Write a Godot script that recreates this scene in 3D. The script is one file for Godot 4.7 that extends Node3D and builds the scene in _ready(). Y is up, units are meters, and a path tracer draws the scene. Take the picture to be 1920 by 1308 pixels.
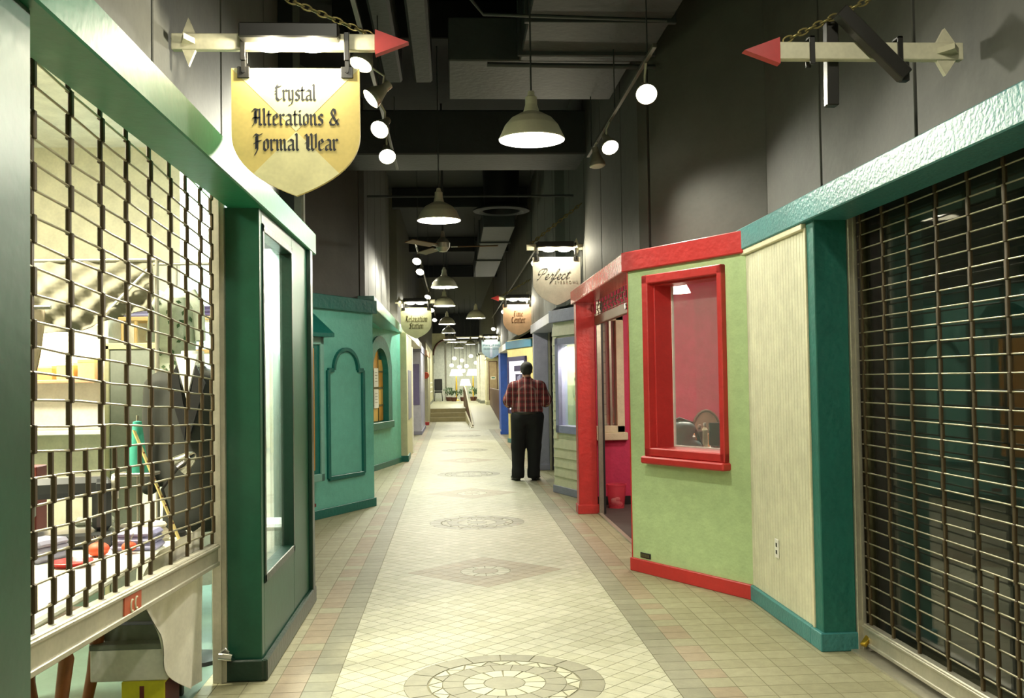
extends Node3D
# A shopping arcade of angled storefronts under a dark open ceiling.
# x runs to the right, y up; d below is the distance down the corridor (z = -d).

var M := {}
var taken := {}
var rng := RandomNumberGenerator.new()
var mottle: ImageTexture
var relief: ImageTexture
var brushed: ImageTexture

func P(x: float, y: float, d: float) -> Vector3:
	return Vector3(x, y, -d)

# ------------------------------------------------------------------ camera and light
func set_view() -> void:
	var c := Camera3D.new()
	c.name = "camera"
	c.position = Vector3(0, 1.5, 0)
	c.basis = Basis(Vector3.UP, -atan(112.0 / 1850.0)) * Basis(Vector3.RIGHT, atan(56.0 / 1850.0)) * Basis(Vector3.BACK, -deg_to_rad(0.9))
	c.fov = rad_to_deg(2.0 * atan(654.0 / 1850.0))
	c.near = 0.05
	c.far = 200.0
	c.current = true
	add_child(c)
	var e := Environment.new()
	e.background_mode = Environment.BG_COLOR
	e.background_color = Color(0, 0, 0)
	e.tonemap_mode = Environment.TONE_MAPPER_LINEAR
	e.tonemap_exposure = EXPOSURE
	e.sdfgi_enabled = true
	e.ssao_enabled = true
	e.ssil_enabled = true
	var w := WorldEnvironment.new()
	w.name = "world_environment"
	w.environment = e
	add_child(w)

const EXPOSURE := 0.95
const WARM := Color(1.0, 0.985, 0.90)
const PENDANT := 2.9      # energy of one pendant lamp
const SPOT := 4.0         # energy of one track spotlight
const SIGN := 0.36        # energy of one sign bulb

func omni(called: String, at: Vector3, energy: float, size: float, col: Color, parent: Node) -> void:
	var l := OmniLight3D.new()
	l.name = called
	l.light_color = col
	l.light_energy = energy
	l.light_size = size
	l.omni_range = 40.0
	l.omni_attenuation = 2.0
	l.shadow_enabled = true
	parent.add_child(l, true)
	l.position = at

func area(called: String, at: Vector3, look: Vector3, size: Vector2, energy: float, col: Color, parent: Node) -> void:
	var l := AreaLight3D.new()
	l.name = called
	l.light_color = col
	l.light_energy = energy
	l.area_size = size
	l.area_range = 40.0
	l.shadow_enabled = true
	parent.add_child(l, true)
	var up := Vector3.UP if absf(look.normalized().y) < 0.95 else Vector3.RIGHT
	l.transform = Transform3D(Basis.looking_at(look, up), at)

# ------------------------------------------------------------------ nodes
func numbered(called: String) -> String:
	if not taken.has(called):
		taken[called] = 0
		return called
	taken[called] += 1
	return "%s_%03d" % [called, taken[called]]

func thing(called: String, label: String, category: String, xf := Transform3D(), group := "", kind := "") -> Node3D:
	var o := Node3D.new()
	o.name = numbered(called)
	add_child(o)
	o.transform = xf
	meta(o, label, category, group, kind)
	return o

func meta(o: Node, label: String, category: String, group := "", kind := "") -> void:
	o.set_meta("label", label)
	if category: o.set_meta("category", category)
	if group: o.set_meta("group", group)
	if kind: o.set_meta("kind", kind)

func part(parent: Node, called: String, s: SurfaceTool, m: Material, label := "") -> MeshInstance3D:
	var o := MeshInstance3D.new()
	o.name = called
	o.mesh = s.commit()
	o.material_override = m
	if label: o.set_meta("label", label)
	parent.add_child(o, true)
	return o

func part_mesh(parent: Node, called: String, mesh: Mesh, m: Material, xf := Transform3D()) -> MeshInstance3D:
	var o := MeshInstance3D.new()
	o.name = called
	o.mesh = mesh
	o.material_override = m
	parent.add_child(o, true)
	o.transform = xf
	return o

func at(x: float, y: float, d: float, turn := 0.0) -> Transform3D:
	return Transform3D(Basis(Vector3.UP, turn), P(x, y, d))

# a frame that stands on the floor at a and runs towards b; its z axis points out of the wall
func wall_frame(a: Vector2, b: Vector2) -> Transform3D:
	var u := (P(b.x, 0, b.y) - P(a.x, 0, a.y)).normalized()
	return Transform3D(Basis(u, Vector3.UP, u.cross(Vector3.UP)), P(a.x, 0, a.y))

# ------------------------------------------------------------------ shapes
func nb() -> SurfaceTool:
	var s := SurfaceTool.new()
	s.begin(Mesh.PRIMITIVE_TRIANGLES)
	return s

func tri(s: SurfaceTool, a: Vector3, b: Vector3, c: Vector3) -> void:
	var n := (b - a).cross(c - a).normalized()
	for v in [a, c, b]:
		s.set_normal(n)
		s.add_vertex(v)

func quad(s: SurfaceTool, a: Vector3, b: Vector3, c: Vector3, d: Vector3) -> void:
	var n := (c - a).cross(d - b).normalized()
	for v in [a, c, b, a, d, c]:
		s.set_normal(n)
		s.add_vertex(v)

# box with chamfered edges
func box(s: SurfaceTool, c: Vector3, size: Vector3, bas := Basis(), bev := 0.0) -> void:
	var h := size * 0.5
	var b := minf(bev, minf(h.x, minf(h.y, h.z)) * 0.9)
	if b <= 0.0:
		var v := []
		for i in 8:
			v.append(c + bas * Vector3(h.x * (1 if i & 1 else -1), h.y * (1 if i & 2 else -1), h.z * (1 if i & 4 else -1)))
		for f in [[0, 2, 3, 1], [4, 5, 7, 6], [0, 1, 5, 4], [2, 6, 7, 3], [0, 4, 6, 2], [1, 3, 7, 5]]:
			quad(s, v[f[0]], v[f[1]], v[f[2]], v[f[3]])
		return
	var k := [Vector3(h.x, h.y - b, h.z - b), Vector3(h.x - b, h.y, h.z - b), Vector3(h.x - b, h.y - b, h.z)]
	var pt := func(i: int, a: int) -> Vector3:
		return c + bas * (k[a] * Vector3(1 if i & 1 else -1, 1 if i & 2 else -1, 1 if i & 4 else -1))
	for f in [[0, 2, 3, 1, 2], [4, 5, 7, 6, 2], [0, 1, 5, 4, 1], [2, 6, 7, 3, 1], [0, 4, 6, 2, 0], [1, 3, 7, 5, 0]]:
		quad(s, pt.call(f[0], f[4]), pt.call(f[1], f[4]), pt.call(f[2], f[4]), pt.call(f[3], f[4]))
	var edges := [[0, 1, 1, 2], [2, 3, 1, 2], [4, 5, 1, 2], [6, 7, 1, 2], [0, 2, 0, 2], [1, 3, 0, 2], [4, 6, 0, 2], [5, 7, 0, 2], [0, 4, 0, 1], [1, 5, 0, 1], [2, 6, 0, 1], [3, 7, 0, 1]]
	for e in edges:
		face_out(s, [pt.call(e[0], e[2]), pt.call(e[1], e[2]), pt.call(e[1], e[3]), pt.call(e[0], e[3])], c)
	for i in 8:
		face_out(s, [pt.call(i, 0), pt.call(i, 1), pt.call(i, 2)], c)

func face_out(s: SurfaceTool, v: Array, c: Vector3) -> void:
	var n: Vector3 = (v[1] - v[0]).cross(v[2] - v[0])
	if n.dot(v[0] - c) < 0.0:
		v.reverse()
	if v.size() == 3: tri(s, v[0], v[1], v[2])
	else: quad(s, v[0], v[1], v[2], v[3])

func span(s: SurfaceTool, x0: float, x1: float, y0: float, y1: float, z0: float, z1: float, bev := 0.0) -> void:
	box(s, Vector3((x0 + x1) * 0.5, (y0 + y1) * 0.5, (z0 + z1) * 0.5), Vector3(absf(x1 - x0), absf(y1 - y0), absf(z1 - z0)), Basis(), bev)

# world box between two corridor distances
func wbox(s: SurfaceTool, x0: float, x1: float, y0: float, y1: float, d0: float, d1: float, bev := 0.0) -> void:
	span(s, x0, x1, y0, y1, -d0, -d1, bev)

# a bar of rectangular section from a to b
func bar(s: SurfaceTool, a: Vector3, b: Vector3, w: float, t: float, bev := 0.0, up := Vector3.UP) -> void:
	var u := (b - a).normalized()
	if absf(u.dot(up)) > 0.98: up = Vector3.RIGHT if absf(u.x) < 0.9 else Vector3.BACK
	var z := u.cross(up).normalized()
	box(s, (a + b) * 0.5, Vector3((b - a).length(), w, t), Basis(u, z.cross(u), z), bev)

func tube(s: SurfaceTool, pts: Array, r: float, sides := 8, r2 := -1.0) -> void:
	var rings := []
	var side := Vector3.ZERO
	for i in pts.size():
		var u: Vector3 = (pts[mini(i + 1, pts.size() - 1)] - pts[maxi(i - 1, 0)]).normalized()
		if side == Vector3.ZERO:
			side = u.cross(Vector3.UP if absf(u.y) < 0.9 else Vector3.RIGHT).normalized()
		else:
			side = (side - u * side.dot(u)).normalized()
		var w := u.cross(side)
		var rr := r if r2 < 0.0 else lerpf(r, r2, float(i) / (pts.size() - 1))
		var ring := []
		for k in sides:
			var an := TAU * k / sides
			var n := side * cos(an) + w * sin(an)
			ring.append([pts[i] + n * rr, n])
		rings.append(ring)
	for i in rings.size() - 1:
		for k in sides:
			var a = rings[i][k]; var b = rings[i][(k + 1) % sides]; var c = rings[i + 1][(k + 1) % sides]; var d = rings[i + 1][k]
			for v in [a, c, b, a, d, c]:
				s.set_normal(v[1]); s.add_vertex(v[0])
	for e in [0, rings.size() - 1]:
		for k in range(1, sides - 1):
			if e == 0: tri(s, rings[0][0][0], rings[0][k + 1][0], rings[0][k][0])
			else: tri(s, rings[e][0][0], rings[e][k][0], rings[e][k + 1][0])

# profile of (radius, height) turned round the y axis of xf
func lathe(s: SurfaceTool, prof: Array, seg: int, xf := Transform3D()) -> void:
	for i in prof.size() - 1:
		var p: Vector2 = prof[i]; var q: Vector2 = prof[i + 1]
		var nrm := Vector2(q.y - p.y, p.x - q.x).normalized()
		for k in seg:
			var a0 := TAU * k / seg; var a1 := TAU * (k + 1) / seg
			var v := []
			for t in [[p, a0], [q, a0], [q, a1], [p, a1]]:
				v.append([xf * Vector3(t[0].x * cos(t[1]), t[0].y, t[0].x * sin(t[1])), xf.basis * Vector3(nrm.x * cos(t[1]), nrm.y, nrm.x * sin(t[1]))])
			for j in [0, 2, 1, 0, 3, 2]:
				s.set_normal(v[j][1]); s.add_vertex(v[j][0])

# polygon in the xy plane of xf, from z0 to z1
func prism(s: SurfaceTool, poly: PackedVector2Array, z0: float, z1: float, xf := Transform3D()) -> void:
	if Geometry2D.is_polygon_clockwise(poly):
		poly = poly.duplicate()
		poly.reverse()
	var idx := Geometry2D.triangulate_polygon(poly)
	for i in range(0, idx.size(), 3):
		var a := poly[idx[i]]; var b := poly[idx[i + 1]]; var c := poly[idx[i + 2]]
		if (b - a).cross(c - a) < 0.0:
			var t := b; b = c; c = t
		tri(s, xf * Vector3(a.x, a.y, z1), xf * Vector3(b.x, b.y, z1), xf * Vector3(c.x, c.y, z1))
		tri(s, xf * Vector3(a.x, a.y, z0), xf * Vector3(c.x, c.y, z0), xf * Vector3(b.x, b.y, z0))
	for i in poly.size():
		var a := poly[i]; var b := poly[(i + 1) % poly.size()]
		quad(s, xf * Vector3(a.x, a.y, z0), xf * Vector3(b.x, b.y, z0), xf * Vector3(b.x, b.y, z1), xf * Vector3(a.x, a.y, z1))

func ball(s: SurfaceTool, c: Vector3, r: Vector3, seg := 14, rings := 9) -> void:
	for i in rings:
		for k in seg:
			var v := []
			for q in [[i, k], [i + 1, k], [i + 1, k + 1], [i, k + 1]]:
				var th: float = PI * q[0] / rings
				var ph: float = TAU * q[1] / seg
				var n := Vector3(sin(th) * cos(ph), cos(th), sin(th) * sin(ph))
				v.append([c + n * r, (n / r).normalized()])
			for j in [0, 1, 2, 0, 2, 3]:
				s.set_normal(v[j][1]); s.add_vertex(v[j][0])

# a sheet with folds: f(u, v) gives a point for u, v in 0..1
func sheet(s: SurfaceTool, f: Callable, nu: int, nv: int, thick := 0.0) -> void:
	var g := []
	for i in nu + 1:
		var row := []
		for j in nv + 1:
			row.append(f.call(float(i) / nu, float(j) / nv))
		g.append(row)
	var nrm := []
	for i in nu + 1:
		var row := []
		for j in nv + 1:
			var du: Vector3 = g[mini(i + 1, nu)][j] - g[maxi(i - 1, 0)][j]
			var dv: Vector3 = g[i][mini(j + 1, nv)] - g[i][maxi(j - 1, 0)]
			row.append(du.cross(dv).normalized())
		nrm.append(row)
	for side in ([0.0] if thick == 0.0 else [0.5, -0.5]):
		for i in nu:
			for j in nv:
				var ord := [[i, j], [i + 1, j + 1], [i + 1, j], [i, j], [i, j + 1], [i + 1, j + 1]]
				if side < 0.0: ord.reverse()
				for q in ord:
					s.set_normal(nrm[q[0]][q[1]] * (-1.0 if side < 0.0 else 1.0))
					s.add_vertex(g[q[0]][q[1]] + nrm[q[0]][q[1]] * thick * side)

# ------------------------------------------------------------------ materials
func noise_image(size: int, freq: float, seed_: int, oct := 4) -> Image:
	var n := FastNoiseLite.new()
	n.seed = seed_
	n.frequency = freq
	n.fractal_octaves = oct
	return n.get_seamless_image(size, size)

func make_textures() -> void:
	var a := noise_image(256, 0.02, 3)
	var b := noise_image(256, 0.15, 8, 2)
	var im := Image.create(256, 256, false, Image.FORMAT_RGB8)
	for y in 256:
		for x in 256:
			var v := 0.86 + 0.10 * a.get_pixel(x, y).r + 0.05 * b.get_pixel(x, y).r
			im.set_pixel(x, y, Color(v, v, v))
	mottle = ImageTexture.create_from_image(im)
	var h := noise_image(256, 0.06, 21, 4)
	h.convert(Image.FORMAT_RGBA8)
	h.bump_map_to_normal_map(3.0)
	relief = ImageTexture.create_from_image(h)
	var br := Image.create(256, 256, false, Image.FORMAT_RGBA8)
	var c := noise_image(256, 0.05, 33, 3)
	for y in 256:
		for x in 256:
			var v := c.get_pixel(x / 16, y).r
			br.set_pixel(x, y, Color(v, v, v))
	br.bump_map_to_normal_map(2.0)
	brushed = ImageTexture.create_from_image(br)

func mat(r: int, g: int, b: int, rough := 0.6, metal := 0.0, bump := 0.0, scale := 1.0) -> StandardMaterial3D:
	var m := StandardMaterial3D.new()
	m.albedo_color = Color8(r, g, b)
	m.roughness = rough
	m.metallic = metal
	m.albedo_texture = mottle
	m.uv1_triplanar = true
	m.uv1_world_triplanar = true
	m.uv1_scale = Vector3.ONE * scale
	if bump > 0.0:
		m.normal_enabled = true
		m.normal_texture = relief
		m.normal_scale = bump
	return m

func plain(r: int, g: int, b: int, rough := 0.6, metal := 0.0) -> StandardMaterial3D:
	var m := StandardMaterial3D.new()
	m.albedo_color = Color8(r, g, b)
	m.roughness = rough
	m.metallic = metal
	return m

func glow(col: Color, energy: float) -> StandardMaterial3D:
	var m := StandardMaterial3D.new()
	m.albedo_color = Color(0.9, 0.9, 0.86)
	m.emission_enabled = true
	m.emission = col
	m.emission_energy_multiplier = energy
	m.roughness = 0.4
	return m

func glass(alpha := 0.08, tint := Color(0.85, 0.95, 0.9)) -> StandardMaterial3D:
	var m := StandardMaterial3D.new()
	m.albedo_color = Color(tint.r, tint.g, tint.b, alpha)
	m.transparency = BaseMaterial3D.TRANSPARENCY_ALPHA
	m.roughness = 0.02
	return m

func make_materials() -> void:
	M.dark_green = mat(24, 84, 62, 0.36, 0.0, 0.03, 1.0)
	M.green_trim = mat(12, 46, 34, 0.3, 0.0, 0.12)
	M.teal = mat(104, 186, 170, 0.5, 0.0, 0.2, 1.2)
	M.teal_dark = mat(12, 104, 94, 0.4, 0.0, 0.2)
	M.teal_blue = mat(62, 132, 132, 0.38, 0.0, 0.35, 2.0)
	M.teal_pillar = mat(22, 104, 92, 0.5, 0.0, 0.2)
	M.red = mat(196, 50, 48, 0.42, 0.0, 0.2)
	M.lime = mat(184, 208, 152, 0.6, 0.0, 0.25, 1.5)
	M.cream = mat(218, 212, 178, 0.6, 0.0, 0.15)
	M.pink = mat(200, 50, 92, 0.6, 0.0, 0.15)
	M.lavender = mat(152, 152, 192, 0.5, 0.0, 0.15)
	M.grey_lavender = mat(146, 146, 166, 0.55, 0.0, 0.15)
	M.purple = mat(104, 96, 142, 0.5)
	M.siding = mat(220, 216, 184, 0.6, 0.0, 0.15)
	M.blue = mat(44, 92, 200, 0.4, 0.0, 0.1)
	M.yellow_cream = mat(226, 212, 140, 0.6)
	M.white = mat(236, 234, 224, 0.5)
	M.shop_white = mat(238, 236, 222, 0.6)
	M.aqua_white = mat(226, 240, 234, 0.6)
	M.upper = mat(90, 90, 84, 0.7, 0.0, 0.06, 0.7)
	M.groove = mat(16, 18, 18, 0.8)
	M.ceiling = mat(34, 38, 38, 0.85, 0.0, 0.05, 0.6)
	M.duct = mat(54, 60, 60, 0.6, 0.0, 0.15, 0.8)
	M.steel = mat(176, 172, 158, 0.35, 0.75, 0.05)
	M.aluminium = mat(190, 186, 168, 0.4, 0.6, 0.05)
	M.rod = mat(176, 170, 142, 0.35, 0.7)
	M.link = mat(74, 60, 34, 0.55, 0.3)
	M.black = mat(22, 22, 22, 0.5)
	M.black_paint = mat(34, 32, 28, 0.45)
	M.shade_out = mat(206, 204, 176, 0.35, 0.0)
	M.shade_in = plain(240, 238, 226, 0.5)
	M.wood = mat(150, 84, 36, 0.45, 0.0, 0.1, 3.0)
	M.arrow = mat(214, 208, 180, 0.55, 0.0, 0.1)
	M.arrow_red = mat(186, 46, 44, 0.5)
	M.chain = mat(164, 150, 96, 0.35, 0.7)
	M.brass = mat(206, 170, 60, 0.3, 0.9)
	M.chrome = plain(220, 220, 224, 0.12, 1.0)
	M.ink = plain(26, 28, 34, 0.7)
	M.grey_ink = plain(150, 146, 130, 0.7)
	M.glass = glass()
	M.dark_glass = glass(0.25, Color(0.12, 0.16, 0.14))
	M.bulb = glow(Color(1.0, 0.98, 0.90), 9.0)
	M.lens = glow(Color(1.0, 0.97, 0.86), 14.0)
	M.sign_bulb = glow(Color(1.0, 0.99, 0.93), 6.0)
	# floor tiles
	M.grout = mat(126, 122, 96, 0.8)
	M.pale = []
	for k in 4: M.pale.append(mat(172 + k * 4, 171 + k * 4, 142 + k * 5, 0.55, 0.0, 0.06, 2.0))
	M.tan = []
	for k in 4: M.tan.append(mat(150 + k * 3, 146 + k * 3, 114 + k * 3, 0.55, 0.0, 0.08, 2.0))
	M.rose = []
	for k in 3: M.rose.append(mat(148 + k * 3, 132 + k * 3, 104 + k * 3, 0.55, 0.0, 0.08, 2.0))
	M.band = []
	for k in 3: M.band.append(mat(130 + k * 4, 128 + k * 4, 102 + k * 4, 0.55, 0.0, 0.08, 2.0))
	M.brown_tile = []
	for k in 3: M.brown_tile.append(mat(148 + k * 4, 137 + k * 3, 106 + k * 3, 0.55, 0.0, 0.06, 2.0))

# ------------------------------------------------------------------ floor
const STRIP0 := -0.60
const STRIP1 := 1.055
const CX := 0.235
const PITCH := 0.1075
const ROSETTES := [4.92, 10.43, 15.75, 21.07, 26.39]
const DIAMONDS := [7.78, 13.10, 18.42, 23.74, 29.06]

const FLAT := Transform3D(Vector3(1, 0, 0), Vector3(0, 0, -1), Vector3(0, 1, 0), Vector3.ZERO)   # (x, d) polygons laid flat

func tile_mesh(poly: PackedVector2Array, s: SurfaceTool) -> void:
	# poly holds (x, d); the tile's top is the walking surface
	prism(s, poly, -0.003, 0.0, FLAT)

func circle_poly(c: Vector2, r: float, n := 40) -> PackedVector2Array:
	var p := PackedVector2Array()
	for k in n: p.append(c + Vector2(cos(TAU * k / n), sin(TAU * k / n)) * r)
	return p

func ring_piece(c: Vector2, r0: float, r1: float, a0: float, a1: float, n := 4) -> PackedVector2Array:
	var p := PackedVector2Array()
	for k in n + 1: p.append(c + Vector2(cos(lerpf(a0, a1, float(k) / n)), sin(lerpf(a0, a1, float(k) / n))) * r1)
	for k in n + 1: p.append(c + Vector2(cos(lerpf(a1, a0, float(k) / n)), sin(lerpf(a1, a0, float(k) / n))) * r0)
	return p

func in_view(x: float, d: float) -> bool:
	return d > 4.3 and x / d > -0.46 and x / d < 0.58 - 0.04

func build_floor() -> void:
	var f := thing("floor", "pale diagonal tile walkway with rosettes and tan tile borders", "", Transform3D(), "", "structure")
	var s := nb()
	wbox(s, -1.75, 2.6, -0.2, -0.003, -2.5, 36.4)
	part(f, "slab", s, M.grout)
	var tiles := []       # [distance, polygon, material]
	var rect := PackedVector2Array([Vector2(STRIP0 + 0.002, 0), Vector2(STRIP1 - 0.002, 0), Vector2(STRIP1 - 0.002, 35.6), Vector2(STRIP0 + 0.002, 35.6)])
	var o := Vector2(CX, DIAMONDS[0])
	var q := Vector2(1, 1).normalized(); var w := Vector2(-1, 1).normalized()
	for i in range(-60, 220):
		for j in range(-60, 220):
			var c := o + (q * (i + 0.5) + w * (j + 0.5)) * PITCH
			if c.x < STRIP0 - 0.08 or c.x > STRIP1 + 0.08 or c.y < 2.6 or c.y > 35.7: continue
			var h := PITCH * 0.5 - 0.0018
			var poly := PackedVector2Array([c - q * h - w * h, c + q * h - w * h, c + q * h + w * h, c - q * h + w * h])
			var mats: Array = M.pale
			for dd in DIAMONDS:
				var rel: Vector2 = c - Vector2(CX, dd)
				if absf(rel.dot(q)) < PITCH * 4 and absf(rel.dot(w)) < PITCH * 4: mats = M.brown_tile
			if c.x < STRIP0 + 0.08 or c.x > STRIP1 - 0.08 or c.y > 35.5:
				var got := Geometry2D.intersect_polygons(poly, rect)
				if got.is_empty(): continue
				poly = got[0]
			var gone := false
			for rr in [[ROSETTES, 0.495], [DIAMONDS, 0.195]]:
				for dd in rr[0]:
					var dist := c.distance_to(Vector2(CX, dd))
					if dist < rr[1] - 0.08: gone = true
					elif dist < rr[1] + 0.08:
						var cut := Geometry2D.clip_polygons(poly, circle_poly(Vector2(CX, dd), rr[1] + 0.002))
						if cut.is_empty(): gone = true
						else: poly = cut[0]
			if gone or poly.size() < 3: continue
			tiles.append([c.y, poly, mats[rng.randi() % mats.size()], c.x])
	# borders of square tiles
	var cols := []
	for k in 8: cols.append([STRIP0 - 0.148 * (k + 1), STRIP0 - 0.148 * k, k])
	for k in 10: cols.append([STRIP1 + 0.148 * k, STRIP1 + 0.148 * (k + 1), k])
	for c in cols:
		for r in range(17, 246):
			var d0 := r * 0.148
			if d0 > 35.5: continue
			var mats: Array = M.band if c[2] == 0 else (M.rose if c[2] == 1 and rng.randf() < 0.8 else M.tan)
			var g := 0.0018
			var poly := PackedVector2Array([Vector2(c[0] + g, d0 + g), Vector2(c[1] - g, d0 + g), Vector2(c[1] - g, d0 + 0.148 - g), Vector2(c[0] + g, d0 + 0.148 - g)])
			tiles.append([d0 + 0.07, poly, mats[rng.randi() % mats.size()], (c[0] + c[1]) * 0.5])
	tiles.sort_custom(func(a, b): return a[0] < b[0])
	var single := 0
	var rest := {}
	for t in tiles:
		if single < 300 and in_view(t[3], t[0]):
			single += 1
			var st := nb()
			tile_mesh(t[1], st)
			part(f, "tile", st, t[2])
		else:
			if not rest.has(t[2]): rest[t[2]] = nb()
			tile_mesh(t[1], rest[t[2]])
	for m in rest:
		var far := part(f, "far_tiles", rest[m], m)
		far.set_meta("kind", "stuff")
	# rosettes
	for dd in ROSETTES:
		var c := Vector2(CX, dd)
		var near: bool = dd < 12.0
		var parts := []
		for k in 16:
			parts.append([ring_piece(c, 0.383, 0.494, TAU * (k + 0.02) / 16, TAU * (k + 0.98) / 16), M.band[k % 3]])
			parts.append([ring_piece(c, 0.206, 0.305, TAU * (k + 0.52) / 16, TAU * (k + 1.48) / 16), M.band[(k + 1) % 3]])
		for k in 18:
			var a := TAU * k / 18.0
			var e := TAU / 18.0
			var p0 := c + Vector2(cos(a), sin(a)) * 0.379
			var p1 := c + Vector2(cos(a + e), sin(a + e)) * 0.379
			var b0 := c + Vector2(cos(a + e * 0.5), sin(a + e * 0.5)) * 0.309
			var mid := c + Vector2(cos(a + e * 0.5), sin(a + e * 0.5)) * 0.385
			var b1 := c + Vector2(cos(a + e * 1.5), sin(a + e * 1.5)) * 0.309
			var sh := func(t: PackedVector2Array, m: Material) -> void:
				var cen := (t[0] + t[1] + t[2]) / 3.0
				var out := PackedVector2Array()
				for v in t: out.append(cen + (v - cen) * 0.86)
				parts.append([out, m])
			sh.call(PackedVector2Array([p0, p1, b0]), M.pale[k % 4])
			sh.call(PackedVector2Array([p1, b0, b1]), M.pale[(k + 2) % 4] if k % 3 != 1 else M.band[0])
		for k in 12: parts.append([ring_piece(c, 0.104, 0.202, TAU * (k + 0.05) / 12, TAU * (k + 0.95) / 12, 3), M.pale[k % 4]])
		parts.append([circle_poly(c, 0.1, 28), M.band[2]])
		rosette(f, parts, near)
		# dark bed between the pieces
	for dd in DIAMONDS:
		var c := Vector2(CX, dd)
		var parts := []
		for k in 12: parts.append([ring_piece(c, 0.102, 0.193, TAU * (k + 0.04) / 12, TAU * (k + 0.96) / 12, 3), M.pale[k % 4]])
		parts.append([circle_poly(c, 0.098, 24), M.brown_tile[0]])
		rosette(f, parts, dd < 10.0)

func rosette(f: Node, parts: Array, near: bool) -> void:
	var joined := {}
	for p in parts:
		if near:
			var st := nb()
			tile_mesh(p[0], st)
			part(f, "rosette_piece", st, p[1])
		else:
			if not joined.has(p[1]): joined[p[1]] = nb()
			tile_mesh(p[0], joined[p[1]])
	for m in joined:
		part(f, "far_rosette", joined[m], m).set_meta("kind", "stuff")

# ------------------------------------------------------------------ upper walls, ceiling, ducts
const UP_TOP := 5.0

# dark wall panels above the shop fronts, along the points pts, with open joints; backing behind
func upper_wall(called: String, label: String, pts: Array, joints: Array, low := 2.45) -> void:
	var o := thing(called, label, "", Transform3D(), "", "structure")
	for i in pts.size() - 1:
		var fr := wall_frame(pts[i], pts[i + 1])
		var len: float = pts[i].distance_to(pts[i + 1])
		var s := nb()
		box(s, fr * Vector3(len * 0.5, (low + UP_TOP) * 0.5, -0.10), Vector3(len, UP_TOP - low, 0.1), fr.basis)
		part(o, "backing", s, M.groove)
		var cuts: Array = [0.0] + joints[i] + [len]
		for k in cuts.size() - 1:
			var a: float = cuts[k] + (0.014 if k > 0 else 0.0)
			var b: float = cuts[k + 1] - (0.014 if k < cuts.size() - 2 else 0.0)
			if b - a < 0.02: continue
			var t := nb()
			box(t, fr * Vector3((a + b) * 0.5, (low + 0.01 + UP_TOP) * 0.5, -0.025), Vector3(b - a, UP_TOP - low - 0.01, 0.05), fr.basis, 0.004)
			part(o, "panel", t, M.upper)

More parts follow.
